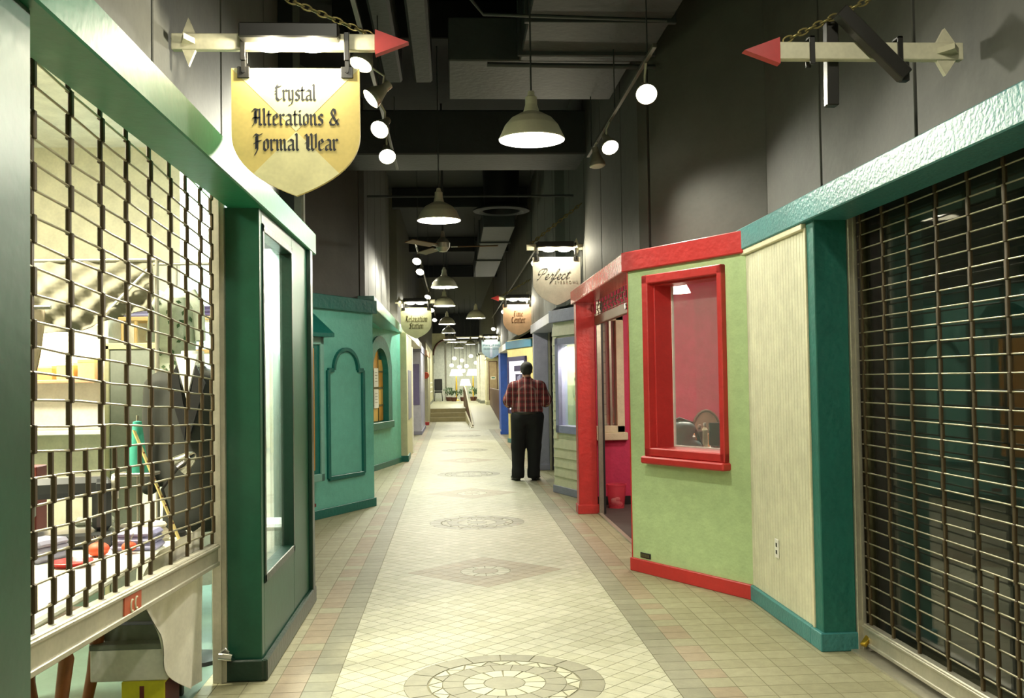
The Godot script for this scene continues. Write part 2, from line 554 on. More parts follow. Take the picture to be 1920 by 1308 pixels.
func build_upper() -> void:
	var every := func(first: float, step: float, len: float) -> Array:
		var r := []
		var v := first
		while v < len - 0.05:
			r.append(v)
			v += step
		return r
	# left: near run, return, angled piece, long run
	upper_wall("wall_left", "dark grey panel wall above the green storefront", [Vector2(-1.2, -2.5), Vector2(-1.2, 7.0), Vector2(-1.46, 8.95), Vector2(-1.75, 8.95)], [every.call(0.55, 1.2, 9.5), [], []], 2.68)
	upper_wall("wall_left", "dark panel strip above the slanting green return", [Vector2(-1.05, 7.0), Vector2(-1.35, 8.8)], [[]], 2.42)
	upper_wall("wall_left", "dark panel wall above the angled teal storefront", [Vector2(-1.72, 10.6), Vector2(-1.06, 12.15), Vector2(-1.06, 17.0)], [[1.55], every.call(0.5, 1.2, 4.85)])
	upper_wall("wall_left", "grey panel wall beyond the teal storefront", [Vector2(-1.25, 17.2), Vector2(-1.02, 18.6), Vector2(-1.02, 56.0)], [[], every.call(1.2, 1.2, 37.4)])
	# right (listed far to near)
	upper_wall("wall_right", "dark grey panel wall above the black grille shop", [Vector2(2.2, 6.75), Vector2(2.2, -2.5)], [[1.05, 2.25, 3.45, 4.65, 5.85, 7.05, 8.25]])
	upper_wall("wall_right", "dark panel wall above the lime green wall", [Vector2(1.52, 13.3), Vector2(1.52, 7.85), Vector2(2.2, 6.7)], [[0.8, 2.2, 3.45, 4.65], [0.12]])
	upper_wall("wall_right", "grey panel wall above the lavender storefront", [Vector2(1.42, 56.0), Vector2(1.42, 13.3), Vector2(1.9, 12.0)], [every.call(0.4, 1.2, 42.7), []])
	var c := thing("ceiling", "dark open ceiling high above the walkway", "", Transform3D(), "", "structure")
	var s := nb()
	wbox(s, -2.2, 2.7, UP_TOP - 0.02, UP_TOP + 0.15, -2.5, 56.0)
	part(c, "deck", s, M.ceiling)
	for d in [3.2, 8.95, 17.8, 24.0, 30.0]:
		var t := nb()
		wbox(t, -1.05, 1.4, 4.62, 4.975, d, d + 0.22, 0.01)
		part(thing("trim", "dark ceiling joist crossing the arcade, %s from the entrance" % ["first", "second", "third", "fourth", "fifth"][[3.2, 8.95, 17.8, 24.0, 30.0].find(d)], "", Transform3D(), "", "structure"), "joist", t, M.ceiling)
	var w := thing("wall_back", "wall behind the viewer closing the arcade", "", Transform3D(), "", "structure")
	s = nb()
	wbox(s, -4.5, 4.8, -0.2, 5.1, -2.7, -2.5)
	part(w, "slab", s, M.cream)
	# ducts
	var du := thing("air_duct", "wide dark sheet metal duct above the first pendant lamp", "duct")
	s = nb()
	wbox(s, 0.56, 1.57, 4.0, 4.5, -2.0, 7.68, 0.01)
	part(du, "body", s, M.duct)
	for d in [5.2, 6.75, 7.45]:
		s = nb()
		wbox(s, 0.53, 1.60, 3.97, 4.52, d, d + 0.035, 0.004)
		part(du, "flange", s, M.duct)
	s = nb()
	wbox(s, 0.0, 1.45, 4.0, 4.35, 7.68, 8.75, 0.01)
	part(du, "branch", s, M.duct)
	du = thing("air_duct", "pair of long dark ducts over the yellow shield sign", "duct")
	for x in [-0.56, -0.30]:
		s = nb()
		wbox(s, x, x + 0.16, 4.1, 4.4, -1.0, 8.6, 0.02)
		part(du, "body", s, M.duct)
	var be := thing("trim", "grey cross beam under the ceiling behind the first pendant", "", Transform3D(), "", "structure")
	s = nb()
	wbox(s, -1.3, 1.6, 4.0, 4.5, 10.9, 11.75, 0.015)
	part(be, "beam", s, M.duct)
	du = thing("air_duct", "narrow dark duct beyond the round ceiling diffuser", "duct")
	s = nb()
	wbox(s, 0.56, 1.1, 4.1, 4.5, 16.8, 25.0, 0.01)
	part(du, "body", s, M.duct)
	for d in [18.6, 21.4]:
		s = nb()
		wbox(s, 0.53, 1.13, 4.07, 4.52, d, d + 0.05)
		part(du, "flange", s, M.duct)
	var rd := thing("air_diffuser", "round ring-shaped ceiling diffuser in front of the narrow duct", "diffuser", at(0.82, 4.2, 15.8))
	s = nb()
	lathe(s, [Vector2(0.3, 0.1), Vector2(0.3, 0.02), Vector2(0.36, -0.02), Vector2(0.455, 0.0), Vector2(0.455, 0.02), Vector2(0.3, 0.1)], 32)
	part(rd, "ring", s, M.ceiling)
	s = nb()
	lathe(s, [Vector2(0.3, 0.0), Vector2(0.28, 0.12), Vector2(0.3, 0.76)], 24)
	part(rd, "neck", s, M.black)
	# conduit and joist bars
	var co := thing("conduit", "thin bent metal conduit under the ceiling by the duct", "pipe")
	s = nb()
	tube(s, [P(0.02, 4.05, 4.5), P(0.1, 4.05, 6.35), P(0.14, 4.05, 6.5), P(0.24, 3.96, 6.58), P(1.5, 3.94, 6.62)], 0.012, 8)
	part(co, "pipe", s, M.duct)
	co = thing("conduit", "thin straight conduit crossing below the wide duct", "pipe")
	s = nb()
	tube(s, [P(0.3, 3.93, 7.55), P(1.62, 3.93, 7.6)], 0.02, 8)
	part(co, "pipe", s, M.duct)
	co = thing("conduit", "long thin conduit crossing behind the grey beam", "pipe")
	s = nb()
	tube(s, [P(-1.0, 3.72, 11.9), P(1.5, 3.72, 11.9)], 0.015, 8)
	part(co, "pipe", s, M.duct)

# ------------------------------------------------------------------ rolling grilles
# rods run along local x from 0 to len, with vertical link chains; z is out of the wall
func grille(label: String, fr: Transform3D, len: float, y0: float, y1: float, lean: float, chains: Array, short: Array, rods_to: float) -> Node3D:
	var g := thing("rolling_grille", label, "shutter", fr, "rolling security grilles")
	var n := int((rods_to - y0 - 0.14) / 0.0755)
	var yr := func(k: int, x: float) -> float:
		return y0 + 0.17 + k * 0.0755 + lean * x
	for k in n:
		var s := nb()
		var pts := []
		for i in 9:
			var x := len * i / 8.0
			pts.append(Vector3(x, yr.call(k, x) + (0.004 * sin(i * 2.1 + k * 1.7) if lean != 0.0 else 0.0), 0.0))
		tube(s, pts, 0.0042, 6)
		part(g, "rod", s, M.rod)
	var chain := func(x: float, top: int, w: float) -> void:
		var s := nb()
		for k in range(-1, top):
			var z := 0.0035 if k % 2 == 0 else -0.0035
			var dx := 0.002 if k % 2 == 0 else -0.002
			var ya: float = yr.call(k, x) - 0.008
			box(s, Vector3(x + dx, ya + 0.045, z), Vector3(w, 0.084, 0.014), Basis(), 0.003)
		part(g, "link_chain", s, M.link)
	for x in chains: chain.call(x, n, 0.021)
	for x in short: chain.call(x, 6, 0.018)
	var s2 := nb()
	var bas := Basis(Vector3(1, lean, 0).normalized(), Vector3(-lean, 1, 0).normalized(), Vector3.BACK)
	box(s2, Vector3(len * 0.5, y0 + 0.055 + lean * len * 0.5, 0), Vector3(len, 0.11, 0.045), bas, 0.005)
	var bt := part(g, "bottom_bar", s2, M.aluminium)
	s2 = nb()
	box(s2, Vector3(len * 0.5, y0 + 0.095 + lean * len * 0.5, 0.026), Vector3(len, 0.014, 0.012), bas, 0.003)
	part(bt, "lip", s2, M.aluminium)
	s2 = nb()
	box(s2, Vector3(len * 0.5, y0 + 0.012 + lean * len * 0.5, 0.024), Vector3(len, 0.02, 0.012), bas, 0.003)
	part(bt, "lip", s2, M.aluminium)
	return g

func guide(g: Node3D, x: float, y0: float, y1: float) -> void:
	var s := nb()
	span(s, x - 0.028, x + 0.028, y0, y1, 0.012, 0.04, 0.003)
	span(s, x - 0.028, x + 0.028, y0, y1, -0.04, -0.012, 0.003)
	part(g, "side_guide", s, M.aluminium)

func slab(called: String, label: String, m: Material, r: Array) -> void:
	var o := thing(called, label, "", Transform3D(), "", "structure")
	var s := nb()
	wbox(s, r[0], r[1], r[2], r[3], r[4], r[5])
	part(o, "body", s, m)

# ------------------------------------------------------------------ wall pieces in a wall frame
func wall_with_hole(s: SurfaceTool, len: float, h: float, x0: float, x1: float, y0: float, y1: float, t := 0.1) -> void:
	span(s, 0, x0, 0, h, -t, 0)
	span(s, x1, len, 0, h, -t, 0)
	span(s, x0, x1, 0, y0, -t, 0)
	span(s, x0, x1, y1, h, -t, 0)

func build_left() -> void:
	# --- dark green storefront with the half-raised grille
	var w := thing("wall_left", "glossy dark green pier at the near edge of the picture", "", Transform3D(), "", "structure")
	var s := nb()
	wbox(s, -1.34, -0.99, 0, 2.40, -2.5, 2.39, 0.008)
	part(w, "near_pier", s, M.dark_green)
	w = thing("wall_left", "glossy dark green pier and wall around the tall narrow window", "", Transform3D(), "", "structure")
	var fr := wall_frame(Vector2(-0.98, 5.1), Vector2(-0.98, 6.86))
	s = nb()
	for r in [[0.0, 0.07, 0.0, 2.4], [1.02, 1.76, 0.0, 2.4], [0.07, 1.02, 0.0, 0.47], [0.07, 1.02, 2.33, 2.4]]:
		var th: float = 0.18 if r[1] < 0.1 else 0.05
		box(s, fr * Vector3((r[0] + r[1]) * 0.5, (r[2] + r[3]) * 0.5, -th * 0.5), Vector3(r[1] - r[0], r[3] - r[2], th), fr.basis, 0.004)
	part(w, "far_pier", s, M.dark_green)
	s = nb()
	box(s, fr * Vector3(1.69, 1.2, 0.012), Vector3(0.1, 2.4, 0.03), fr.basis, 0.006)
	part(w, "corner_board", s, M.green_trim)
	s = nb()
	box(s, fr * Vector3(0.88, 0.055, 0.014), Vector3(1.8, 0.11, 0.03), fr.basis, 0.008)
	box(s, fr * Vector3(-0.014, 0.055, -0.09), Vector3(0.03, 0.11, 0.2), fr.basis, 0.008)
	part(w, "baseboard", s, M.green_trim)
	w = thing("trim", "long glossy green fascia over the sewing shop", "", Transform3D(), "", "structure")
	s = nb()
	wbox(s, -1.14, -0.952, 2.395, 2.545, -2.5, 7.02, 0.006)
	part(w, "fascia", s, M.green_fascia)
	w = thing("wall_left", "white header inside the sewing shop above the grille", "", Transform3D(), "", "structure")
	s = nb()
	wbox(s, -1.46, -1.36, 2.75, 3.3, -2.5, 7.0)
	part(w, "header", s, M.shop_white)
	s = nb()
	var wi := thing("window_1", "tall narrow window in the glossy dark green wall", "", Transform3D(), "", "structure")
	s = nb()
	for r in [[0.07, 1.02, 0.47, 0.515], [0.07, 1.02, 2.285, 2.33], [0.07, 0.11, 0.47, 2.33], [0.98, 1.02, 0.47, 2.33]]:
		box(s, fr * Vector3((r[0] + r[1]) * 0.5, (r[2] + r[3]) * 0.5, -0.03), Vector3(r[1] - r[0], r[3] - r[2], 0.075), fr.basis, 0.004)
	part(wi, "frame", s, M.green_trim)
	s = nb()
	box(s, fr * Vector3(0.545, 1.4, -0.055), Vector3(0.88, 1.78, 0.006), fr.basis)
	part(wi, "pane", s, M.glass)
	var gr := grille("half-raised rolling grille hanging askew in the green storefront", wall_frame(Vector2(-1.2, 2.1), Vector2(-1.2, 5.06)), 2.93, 0.80 - 0.075, 2.7, -0.045, [0.24, 0.52, 0.80, 1.08, 1.36, 1.63, 1.91, 2.19, 2.45, 2.70, 2.91], [0.66, 0.94, 1.22, 1.50, 1.78], 2.74)
	s = nb()
	box(s, Vector3(1.6, 0.725 + 0.052 - 0.045 * 1.6, 0.0245), Vector3(0.19, 0.09, 0.004), Basis(Vector3.BACK, -0.045))
	var st := part(gr, "sticker", s, M.sticker, "orange sticker with two pale marks")
	s = nb()
	for x in [1.585, 1.635]:
		var pts := []
		for k in 7:
			var an := PI * 0.35 + PI * 1.3 * k / 6.0
			pts.append(Vector3(x + 0.016 * cos(an), 0.70 + 0.022 * sin(an), 0.0275))
		s = nb()
		tube(s, pts, 0.004, 5)
		part(st, "printed_mark", s, M.cream)
	var gp := thing("grille_guide", "pale aluminium guide post beside the dark green pier", "post", at(-1.185, 0, 5.09))
	s = nb()
	span(s, -0.035, 0.035, 0, 2.6, -0.012, 0.022, 0.003)
	part(gp, "channel", s, M.aluminium)
	s = nb()
	span(s, 0.0, 0.012, 0, 2.6, 0.022, 0.034)
	part(gp, "rib", s, M.aluminium)
	var lk := thing("padlock", "small chrome lock at the foot of the dark green pier", "lock", at(-1.15, 0.14, 5.05))
	s = nb()
	tube(s, [Vector3(-0.03, 0, 0), Vector3(0.04, -0.005, 0.02)], 0.02, 12)
	part(lk, "body", s, M.chrome)
	s = nb()
	tube(s, [Vector3(-0.025, 0.02, 0), Vector3(0, 0.035, 0.0), Vector3(0.02, 0.02, 0.01)], 0.006, 8)
	part(lk, "shackle", s, M.chrome)

	# --- angled teal storefront
	var a := Vector2(-1.56, 10.8); var b := Vector2(-0.96, 12.0)
	var len := a.distance_to(b)
	fr = wall_frame(a, b)
	w = thing("wall_left", "teal storefront wall set at an angle with a raised arched panel", "", fr, "", "structure")
	s = nb()
	span(s, -0.4, len, 0, 2.4, -0.12, 0)
	part(w, "body", s, M.teal)
	s = nb()
	span(s, -0.4, len + 0.02, 0, 0.1, 0, 0.02, 0.004)
	part(w, "baseboard", s, M.teal_dark)
	s = nb()
	span(s, -0.4, len + 0.03, 2.31, 2.47, -0.1, 0.05, 0.006)
	part(w, "fascia", s, M.teal_dark)
	# raised arch moulding
	s = nb()
	var mould := func(p: Vector2, q: Vector2) -> void:
		bar(s, Vector3(p.x, p.y, 0.012), Vector3(q.x, q.y, 0.012), 0.04, 0.05, 0.006, Vector3.BACK)
	mould.call(Vector2(0.36, 0.42), Vector2(1.09, 0.42))
	mould.call(Vector2(0.36, 0.42), Vector2(0.36, 1.63))
	mould.call(Vector2(1.09, 0.42), Vector2(1.09, 1.63))
	mould.call(Vector2(0.36, 1.63), Vector2(0.47, 1.63))
	mould.call(Vector2(1.09, 1.63), Vector2(0.98, 1.63))
	var pa := PackedVector2Array()
	for k in 15:
		var an := PI * k / 14.0
		pa.append(Vector2(0.725 + 0.275 * cos(an), 1.63 + 0.26 * sin(an)))
	for k in 15:
		var an := PI * (14 - k) / 14.0
		pa.append(Vector2(0.725 + 0.235 * cos(an), 1.63 + 0.22 * sin(an)))
	prism(s, pa, 0.0, 0.035)
	part(w, "arch_moulding", s, M.teal_dark)
	# lights caught by the moulding come from the lamps; small bay with a lean-to roof at the near end
	var bay := thing("bay_window", "projecting teal bay window under a small sloping roof", "window", fr * Transform3D(Basis(), Vector3(-0.27, 0, 0)))
	s = nb()
	span(s, -0.32, 0.30, 0.44, 1.98, 0.0, 0.16)
	part(bay, "body", s, M.teal_dark)
	s = nb()
	for r in [[0.235, 0.30, 0.44, 1.98], [-0.32, -0.27, 0.44, 1.98], [-0.32, 0.30, 0.44, 0.52], [-0.32, 0.30, 1.9, 1.98]]:
		span(s, r[0], r[1], r[2], r[3], 0.16, 0.185, 0.005)
	part(bay, "frame", s, M.teal_pale)
	s = nb()
	span(s, 0.30, 0.325, 0.46, 1.97, 0.02, 0.06, 0.004)
	span(s, 0.30, 0.325, 0.46, 1.97, 0.11, 0.15, 0.004)
	part(bay, "side_moulding", s, M.teal_pale)
	s = nb()
	span(s, -0.2, 0.14, 0.56, 1.86, 0.16, 0.166)
	part(bay, "pane", s, M.amber)
	s = nb()
	var roof := PackedVector2Array([Vector2(0, 1.98), Vector2(0.28, 1.98), Vector2(0.28, 2.02), Vector2(0, 2.26)])
	prism(s, roof, -0.34, 0.36, Transform3D(Basis(Vector3.BACK, Vector3.UP, Vector3.RIGHT), Vector3.ZERO))
	part(bay, "roof", s, M.teal_dark)
	var pl := thing("wall_plate", "small dark red plate low on the angled teal wall", "plate", fr * Transform3D(Basis(), Vector3(0.05, 0.16, 0.0)))
	s = nb()
	span(s, -0.06, 0.06, -0.018, 0.018, 0.0, 0.012, 0.003)
	part(pl, "cover", s, M.maroon)
	# --- recess and second angled teal wall with the arched window
	w = thing("wall_left", "teal wall with an arched stained glass window behind the first teal wall", "", Transform3D(), "", "structure")
	a = Vector2(-1.56, 15.45); b = Vector2(-0.965, 18.33)
	len = a.distance_to(b)
	fr = wall_frame(a, b)
	var at_ := 1.25    # where the first measured point of the window lies along the wall
	var hole := PackedVector2Array([Vector2(0, 0), Vector2(len, 0), Vector2(len, 2.4), Vector2(0, 2.4)])
	s = nb()
	var w0 := at_ - 0.42; var w1 := at_ + 0.98; var yb := 0.80; var ya := 1.62
	var rad := (w1 - w0) * 0.5
	span(s, 0, w0, 0, 2.4, -0.14, 0)
	span(s, w1, len, 0, 2.4, -0.14, 0)
	span(s, w0, w1, 0, yb, -0.14, 0)
	var spandrel := PackedVector2Array([Vector2(w0, 2.4), Vector2(w0, ya)])
	for k in 17:
		var an := PI - PI * k / 16.0
		spandrel.append(Vector2((w0 + w1) * 0.5 + rad * cos(an), ya + 0.62 * sin(an)))
	spandrel.append(Vector2(w1, 2.4))
	prism(s, spandrel, -0.14, 0.0)
	var body := part(w, "body", s, M.teal)
	body.transform = fr
	s = nb()
	span(s, 0, len + 0.02, 0, 0.1, 0, 0.02, 0.004)
	part(w, "baseboard", s, M.teal_dark).transform = fr
	s = nb()
	wbox(s, -1.2, -0.935, 2.385, 2.53, 11.98, 18.4, 0.006)
	part(w, "fascia", s, M.teal_gloss)
	s = nb()
	wbox(s, -1.75, -1.2, 2.395, 2.5, 11.98, 18.4)
	part(w, "soffit", s, M.teal)
	s = nb()
	wbox(s, -1.75, -1.66, 0, 2.4, 10.4, 18.4)
	part(w, "recess_wall", s, M.teal)
	wi = thing("window_2", "arched window with amber panes and a thick dark teal frame", "", fr, "", "structure")
	s = nb()
	var ring := PackedVector2Array()
	for k in 17:
		var an := PI * k / 16.0
		ring.append(Vector2((w0 + w1) * 0.5 + (rad + 0.03) * cos(an), ya + 0.65 * sin(an)))
	for k in 17:
		var an := PI * (16 - k) / 16.0
		ring.append(Vector2((w0 + w1) * 0.5 + (rad - 0.22) * cos(an), ya + 0.44 * sin(an)))
	prism(s, ring, -0.1, 0.03)
	span(s, w0 - 0.03, w0 + 0.22, yb, ya, -0.1, 0.03, 0.004)
	span(s, w1 - 0.22, w1 + 0.03, yb, ya, -0.1, 0.03, 0.004)
	span(s, w0 - 0.05, w1 + 0.05, yb - 0.12, yb, -0.1, 0.06, 0.006)
	part(wi, "frame", s, M.teal_dark)
	var gx0 := w0 + 0.22; var gx1 := w1 - 0.22
	var rows := [yb, 1.08, 1.38, 1.66, 2.06]
	for r in 4:
		for c in 3:
			s = nb()
			var xa := lerpf(gx0, gx1, c / 3.0) + 0.012
			var xb := lerpf(gx0, gx1, (c + 1) / 3.0) - 0.012
			var top: float = rows[r + 1] - 0.014
			if r == 3: top -= 0.18 if c != 1 else 0.02
			span(s, xa, xb, rows[r] + 0.014, top, -0.078, -0.07)
			part(wi, "pane", s, M.amber if (r + c) % 2 == 0 else M.amber_light)
	s = nb()
	for r in rows.slice(1, 4): span(s, gx0, gx1, r - 0.014, r + 0.014, -0.085, -0.06)
	for c in [1, 2]: span(s, lerpf(gx0, gx1, c / 3.0) - 0.012, lerpf(gx0, gx1, c / 3.0) + 0.012, yb, 2.05, -0.085, -0.06)
	part(wi, "lead_bars", s, M.olive)
	s = nb()
	span(s, gx0 - 0.03, gx1 + 0.03, yb, 2.08, -0.13, -0.1)
	part(wi, "backing", s, M.olive)
	for k in 2:
		var n := thing("paper_notice", ["upper white paper notice in the arched amber window", "lower white paper notice in the arched amber window"][k], "paper", fr * Transform3D(Basis(), Vector3(at_ + 0.27, [1.56, 1.2][k], -0.055)), "papers in the arched window")
		s = nb()
		span(s, -0.12, 0.14, -0.16, 0.16, -0.002, 0.002)
		part(n, "sheet", s, M.white)
		s = nb()
		for q in 4: span(s, -0.07, 0.08, 0.08 - q * 0.05, 0.092 - q * 0.05, 0.002, 0.003)
		part(n, "print", s, M.grey_ink)

	# --- cream shop, lavender pillar and shops before the stairs
	w = thing("wall_left", "cream shop front with a pale door frame past the teal shops", "", Transform3D(), "", "structure")
	s = nb()
	wbox(s, -1.7, -0.85, 0, 2.4, 18.4, 18.52, 0.004)
	wbox(s, -0.97, -0.85, 0, 2.4, 18.52, 20.6, 0.004)
	part(w, "body", s, M.cream_olive)
	s = nb()
	wbox(s, -0.99, -0.83, 0, 0.11, 18.37, 19.2, 0.006)
	part(w, "baseboard", s, M.teal_dark)
	s = nb()
	wbox(s, -1.1, -0.84, 2.36, 2.52, 18.42, 27.0, 0.006)
	part(w, "fascia", s, M.white)
	s = nb()
	wbox(s, -0.99, -0.83, 0.0, 2.2, 20.6, 20.75, 0.006)
	part(w, "door_frame", s, M.white)
	s = nb()
	wbox(s, -1.75, -1.3, 0, 2.6, 20.75, 27.3)
	part(w, "recess_wall", s, M.cream)
	s = nb()
	wbox(s, -0.852, -0.842, 0.75, 1.7, 18.9, 20.2, 0.002)
	part(w, "panel", s, M.grey_lavender)
	var d := thing("door_1", "dark glass door in the cream shop front", "", Transform3D(), "", "structure")
	s = nb()
	wbox(s, -1.2, -1.16, 0.02, 2.2, 20.8, 22.6)
	part(d, "leaf", s, M.black_paint)
	w = thing("wall_left", "pale lavender pillar with a purple panel", "", Transform3D(), "", "structure")
	s = nb()
	wbox(s, -1.6, -0.88, 0, 2.32, 27.4, 27.6, 0.004)
	wbox(s, -1.0, -0.88, 0, 2.32, 27.6, 31.2, 0.004)
	part(w, "body", s, M.lavender_pale)
	s = nb()
	wbox(s, -1.12, -0.92, 0.82, 1.95, 27.37, 27.4, 0.006)
	part(w, "panel", s, M.purple)
	s = nb()
	wbox(s, -1.2, -0.86, 0, 0.1, 27.36, 31.2, 0.006)
	part(w, "baseboard", s, M.grey_lavender)
	s = nb()
	wbox(s, -1.6, -0.86, 2.28, 2.48, 27.36, 31.2, 0.006)
	part(w, "fascia", s, M.grey_lavender)
	w = thing("wall_left", "cream and red trimmed shop front beside the steps", "", Transform3D(), "", "structure")
	s = nb()
	wbox(s, -1.6, -0.83, 0, 2.4, 33.2, 33.4, 0.004)
	wbox(s, -0.95, -0.83, 0, 2.4, 33.4, 36.4, 0.004)
	part(w, "body", s, M.cream_olive)
	s = nb()
	wbox(s, -1.2, -0.81, 0, 0.1, 33.15, 33.6, 0.006)
	part(w, "baseboard", s, M.red)
	s = nb()
	wbox(s, -1.2, -0.81, 2.3, 2.46, 31.0, 36.4, 0.006)
	part(w, "fascia", s, M.peach)
	s = nb()
	wbox(s, -1.75, -1.4, 0, 2.6, 31.2, 33.2)
	part(w, "recess_wall", s, M.grey_lavender)
	var og := thing("wall_sign", "small orange disc sign on the cream shop front by the steps", "sign", at(-0.9, 1.66, 33.17))
	s = nb()
	lathe(s, [Vector2(0.0, 0.03), Vector2(0.1, 0.03), Vector2(0.11, 0.0)], 20, Transform3D(Basis(Vector3.RIGHT, PI / 2), Vector3.ZERO))
	part(og, "disc", s, M.orange)

func build_right() -> void:
	# --- teal framed shop behind the black grille
	var w := thing("wall_right", "teal framed shop front with cream beaded boards and a black opening", "", Transform3D(), "", "structure")
	var s := nb()
	wbox(s, 1.985, 2.17, 0, 2.4, 5.28, 5.40, 0.005)
	part(w, "pillar", s, M.teal_pillar)
	s = nb()
	wbox(s, 1.965, 2.19, 0, 0.1, 5.262, 5.42, 0.005)
	wbox(s, 1.965, 2.0, 0, 0.1, 5.42, 6.56, 0.006)
	part(w, "baseboard", s, M.teal_blue)
	var fa := thing("trim", "long blue teal fascia over the dark shop", "", Transform3D(), "", "structure")
	s = nb()
	wbox(s, 1.95, 2.18, 2.345, 2.49, -2.5, 6.66, 0.006)
	part(fa, "fascia", s, M.teal_blue)
	s = nb()
	wbox(s, 2.0, 2.12, 0, 2.36, 5.40, 6.60)
	part(w, "backing", s, M.siding)
	var n := 24
	for k in n:
		s = nb()
		var d0 := 5.40 + 1.18 * k / n
		wbox(s, 1.985, 2.01, 0.1, 2.335, d0 + 0.0006, d0 + 1.18 / n - 0.0006, 0.0025)
		part(w, "board", s, M.beaded)
	s = nb()
	wbox(s, 1.96, 2.0, 2.31, 2.345, 5.40, 6.58, 0.004)
	wbox(s, 1.975, 2.0, 0.1, 2.32, 5.385, 5.41, 0.003)
	part(w, "edge_trim", s, M.cream)
	# dark room behind
	slab("wall_right", "unlit grey end wall inside the shop behind the closed grille", M.store_wall, [2.3, 5.2, 0, 3.0, 5.40, 5.5])
	slab("wall_right", "unlit grey back wall inside the shop behind the closed grille", M.store_wall, [5.1, 5.2, 0, 3.0, -2.5, 5.4])
	slab("ceiling", "unlit grey ceiling inside the shop behind the closed grille", M.store_wall, [2.4, 5.2, 3.0, 3.1, -2.5, 5.5])
	slab("floor", "unlit floor inside the shop behind the closed grille", M.store_floor, [2.6, 5.2, -0.2, 0.0, -2.5, 5.5])
	slab("trim", "metal threshold under the closed grille", M.aluminium, [2.13, 2.25, -0.03, 0.012, 0.0, 5.27])
	var gr := grille("closed rolling grille across the dark shop beside the teal pillar", wall_frame(Vector2(2.22, 5.26), Vector2(2.22, 1.0)), 4.2, 0.04, 2.4, 0.0, [0.05, 0.32, 0.60, 0.885, 1.17, 1.45, 1.73, 2.01, 2.29, 2.57, 2.85, 3.13, 3.41, 3.69], [1.30, 1.59, 1.87, 2.15], 2.42)
	var gp := thing("grille_guide", "pale aluminium guide post beside the teal pillar", "post", at(2.19, 0, 5.29))
	s = nb()
	span(s, -0.02, 0.03, 0, 2.36, 0.0, 0.03, 0.003)
	part(gp, "channel", s, M.aluminium)
	s = nb()
	span(s, 0.006, 0.018, 0, 2.36, 0.03, 0.04)
	part(gp, "rib", s, M.aluminium)
	var wi := thing("window_3", "dark glass front behind the closed rolling grille", "", Transform3D(), "", "structure")
	s = nb()
	wbox(s, 2.29, 2.296, 0.03, 2.6, -2.5, 5.38)
	part(wi, "pane", s, M.dark_glass)
	s = nb()
	wbox(s, 2.26, 2.31, 0.0, 2.9, 5.32, 5.38, 0.004)
	wbox(s, 2.26, 2.31, 0.0, 0.06, -2.5, 5.38, 0.004)
	part(wi, "frame", s, M.olive)
	var lk := thing("padlock", "brass padlock at the foot of the teal pillar", "lock", at(2.19, 0.07, 5.2, 0.5))
	s = nb()
	bar(s, Vector3(-0.03, -0.02, 0), Vector3(0.02, 0.02, 0), 0.035, 0.022, 0.004, Vector3.BACK)
	part(lk, "body", s, M.brass)
	s = nb()
	tube(s, [Vector3(0.012, 0.03, 0), Vector3(0.03, 0.05, 0), Vector3(0.045, 0.045, 0), Vector3(0.035, 0.02, 0)], 0.004, 8)
	part(lk, "shackle", s, M.chrome)
	var ol := thing("power_outlet", "white double outlet on the cream beaded boards", "outlet", Transform3D(Basis(Vector3.UP, -PI / 2), P(1.984, 0.43, 6.01)))
	s = nb()
	span(s, -0.035, 0.035, -0.058, 0.058, 0, 0.006, 0.003)
	part(ol, "plate", s, M.white)
	for y in [-0.022, 0.022]:
		s = nb()
		span(s, -0.012, 0.012, y - 0.012, y + 0.012, 0.006, 0.0075)
		part(ol, "socket", s, M.black)
	# --- lime green angled wall with the red window, pink shop
	var a := Vector2(1.381, 7.66); var b := Vector2(1.985, 6.53)
	var fr := wall_frame(a, b)
	var len := a.distance_to(b)
	var x0 := len - 1.06; var x1 := len - 0.20
	w = thing("wall_right", "lime green angled wall with red fascia and red baseboard", "", fr, "", "structure")
	s = nb()
	wall_with_hole(s, len, 2.4, x0 + 0.06, x1 - 0.04, 0.95, 2.22, 0.12)
	part(w, "body", s, M.lime)
	s = nb()
	span(s, -0.006, 0.004, 0.1, 2.34, -0.13, 0.004)
	part(w, "corner_edge", s, M.red)
	s = nb()
	span(s, -0.01, len, 0, 0.1, -0.12, 0.022, 0.005)
	part(w, "baseboard", s, M.red)
	s = nb()
	span(s, -0.03, len + 0.01, 2.325, 2.475, -0.12, 0.04, 0.006)
	part(w, "fascia", s, M.red)
	wi = thing("window_4", "red framed window in the lime green angled wall", "", fr, "", "structure")
	s = nb()
	var ring := [[x0, x0 + 0.065, 0.9, 2.27], [x1 - 0.045, x1, 0.9, 2.27], [x0, x1, 2.205, 2.27]]
	for r in ring: span(s, r[0], r[1], r[2], r[3], -0.13, 0.045, 0.006)
	part(wi, "frame", s, M.red)
	s = nb()
	span(s, x0 + 0.06, x0 + 0.075, 0.95, 2.21, -0.20, -0.02, 0.003)
	span(s, x0 + 0.06, x1 - 0.04, 2.19, 2.21, -0.20, -0.02, 0.003)
	span(s, x1 - 0.055, x1 - 0.04, 0.95, 2.21, -0.20, -0.02, 0.003)
	part(wi, "jamb", s, M.red)
	s = nb()
	span(s, x0 - 0.015, x1 + 0.015, 0.845, 0.90, -0.13, 0.075, 0.01)
	span(s, x0, x1, 0.90, 0.965, -0.2, 0.045, 0.008)
	part(wi, "sill", s, M.red)
	s = nb()
	span(s, x0 + 0.068, x0 + 0.082, 0.97, 2.19, -0.205, -0.185)
	span(s, x0 + 0.068, x1 - 0.05, 0.965, 0.975, -0.205, -0.185)
	part(wi, "edge_strip", s, M.white)
	s = nb()
	span(s, x0 + 0.06, x1 - 0.04, 0.95, 2.22, -0.20, -0.194)
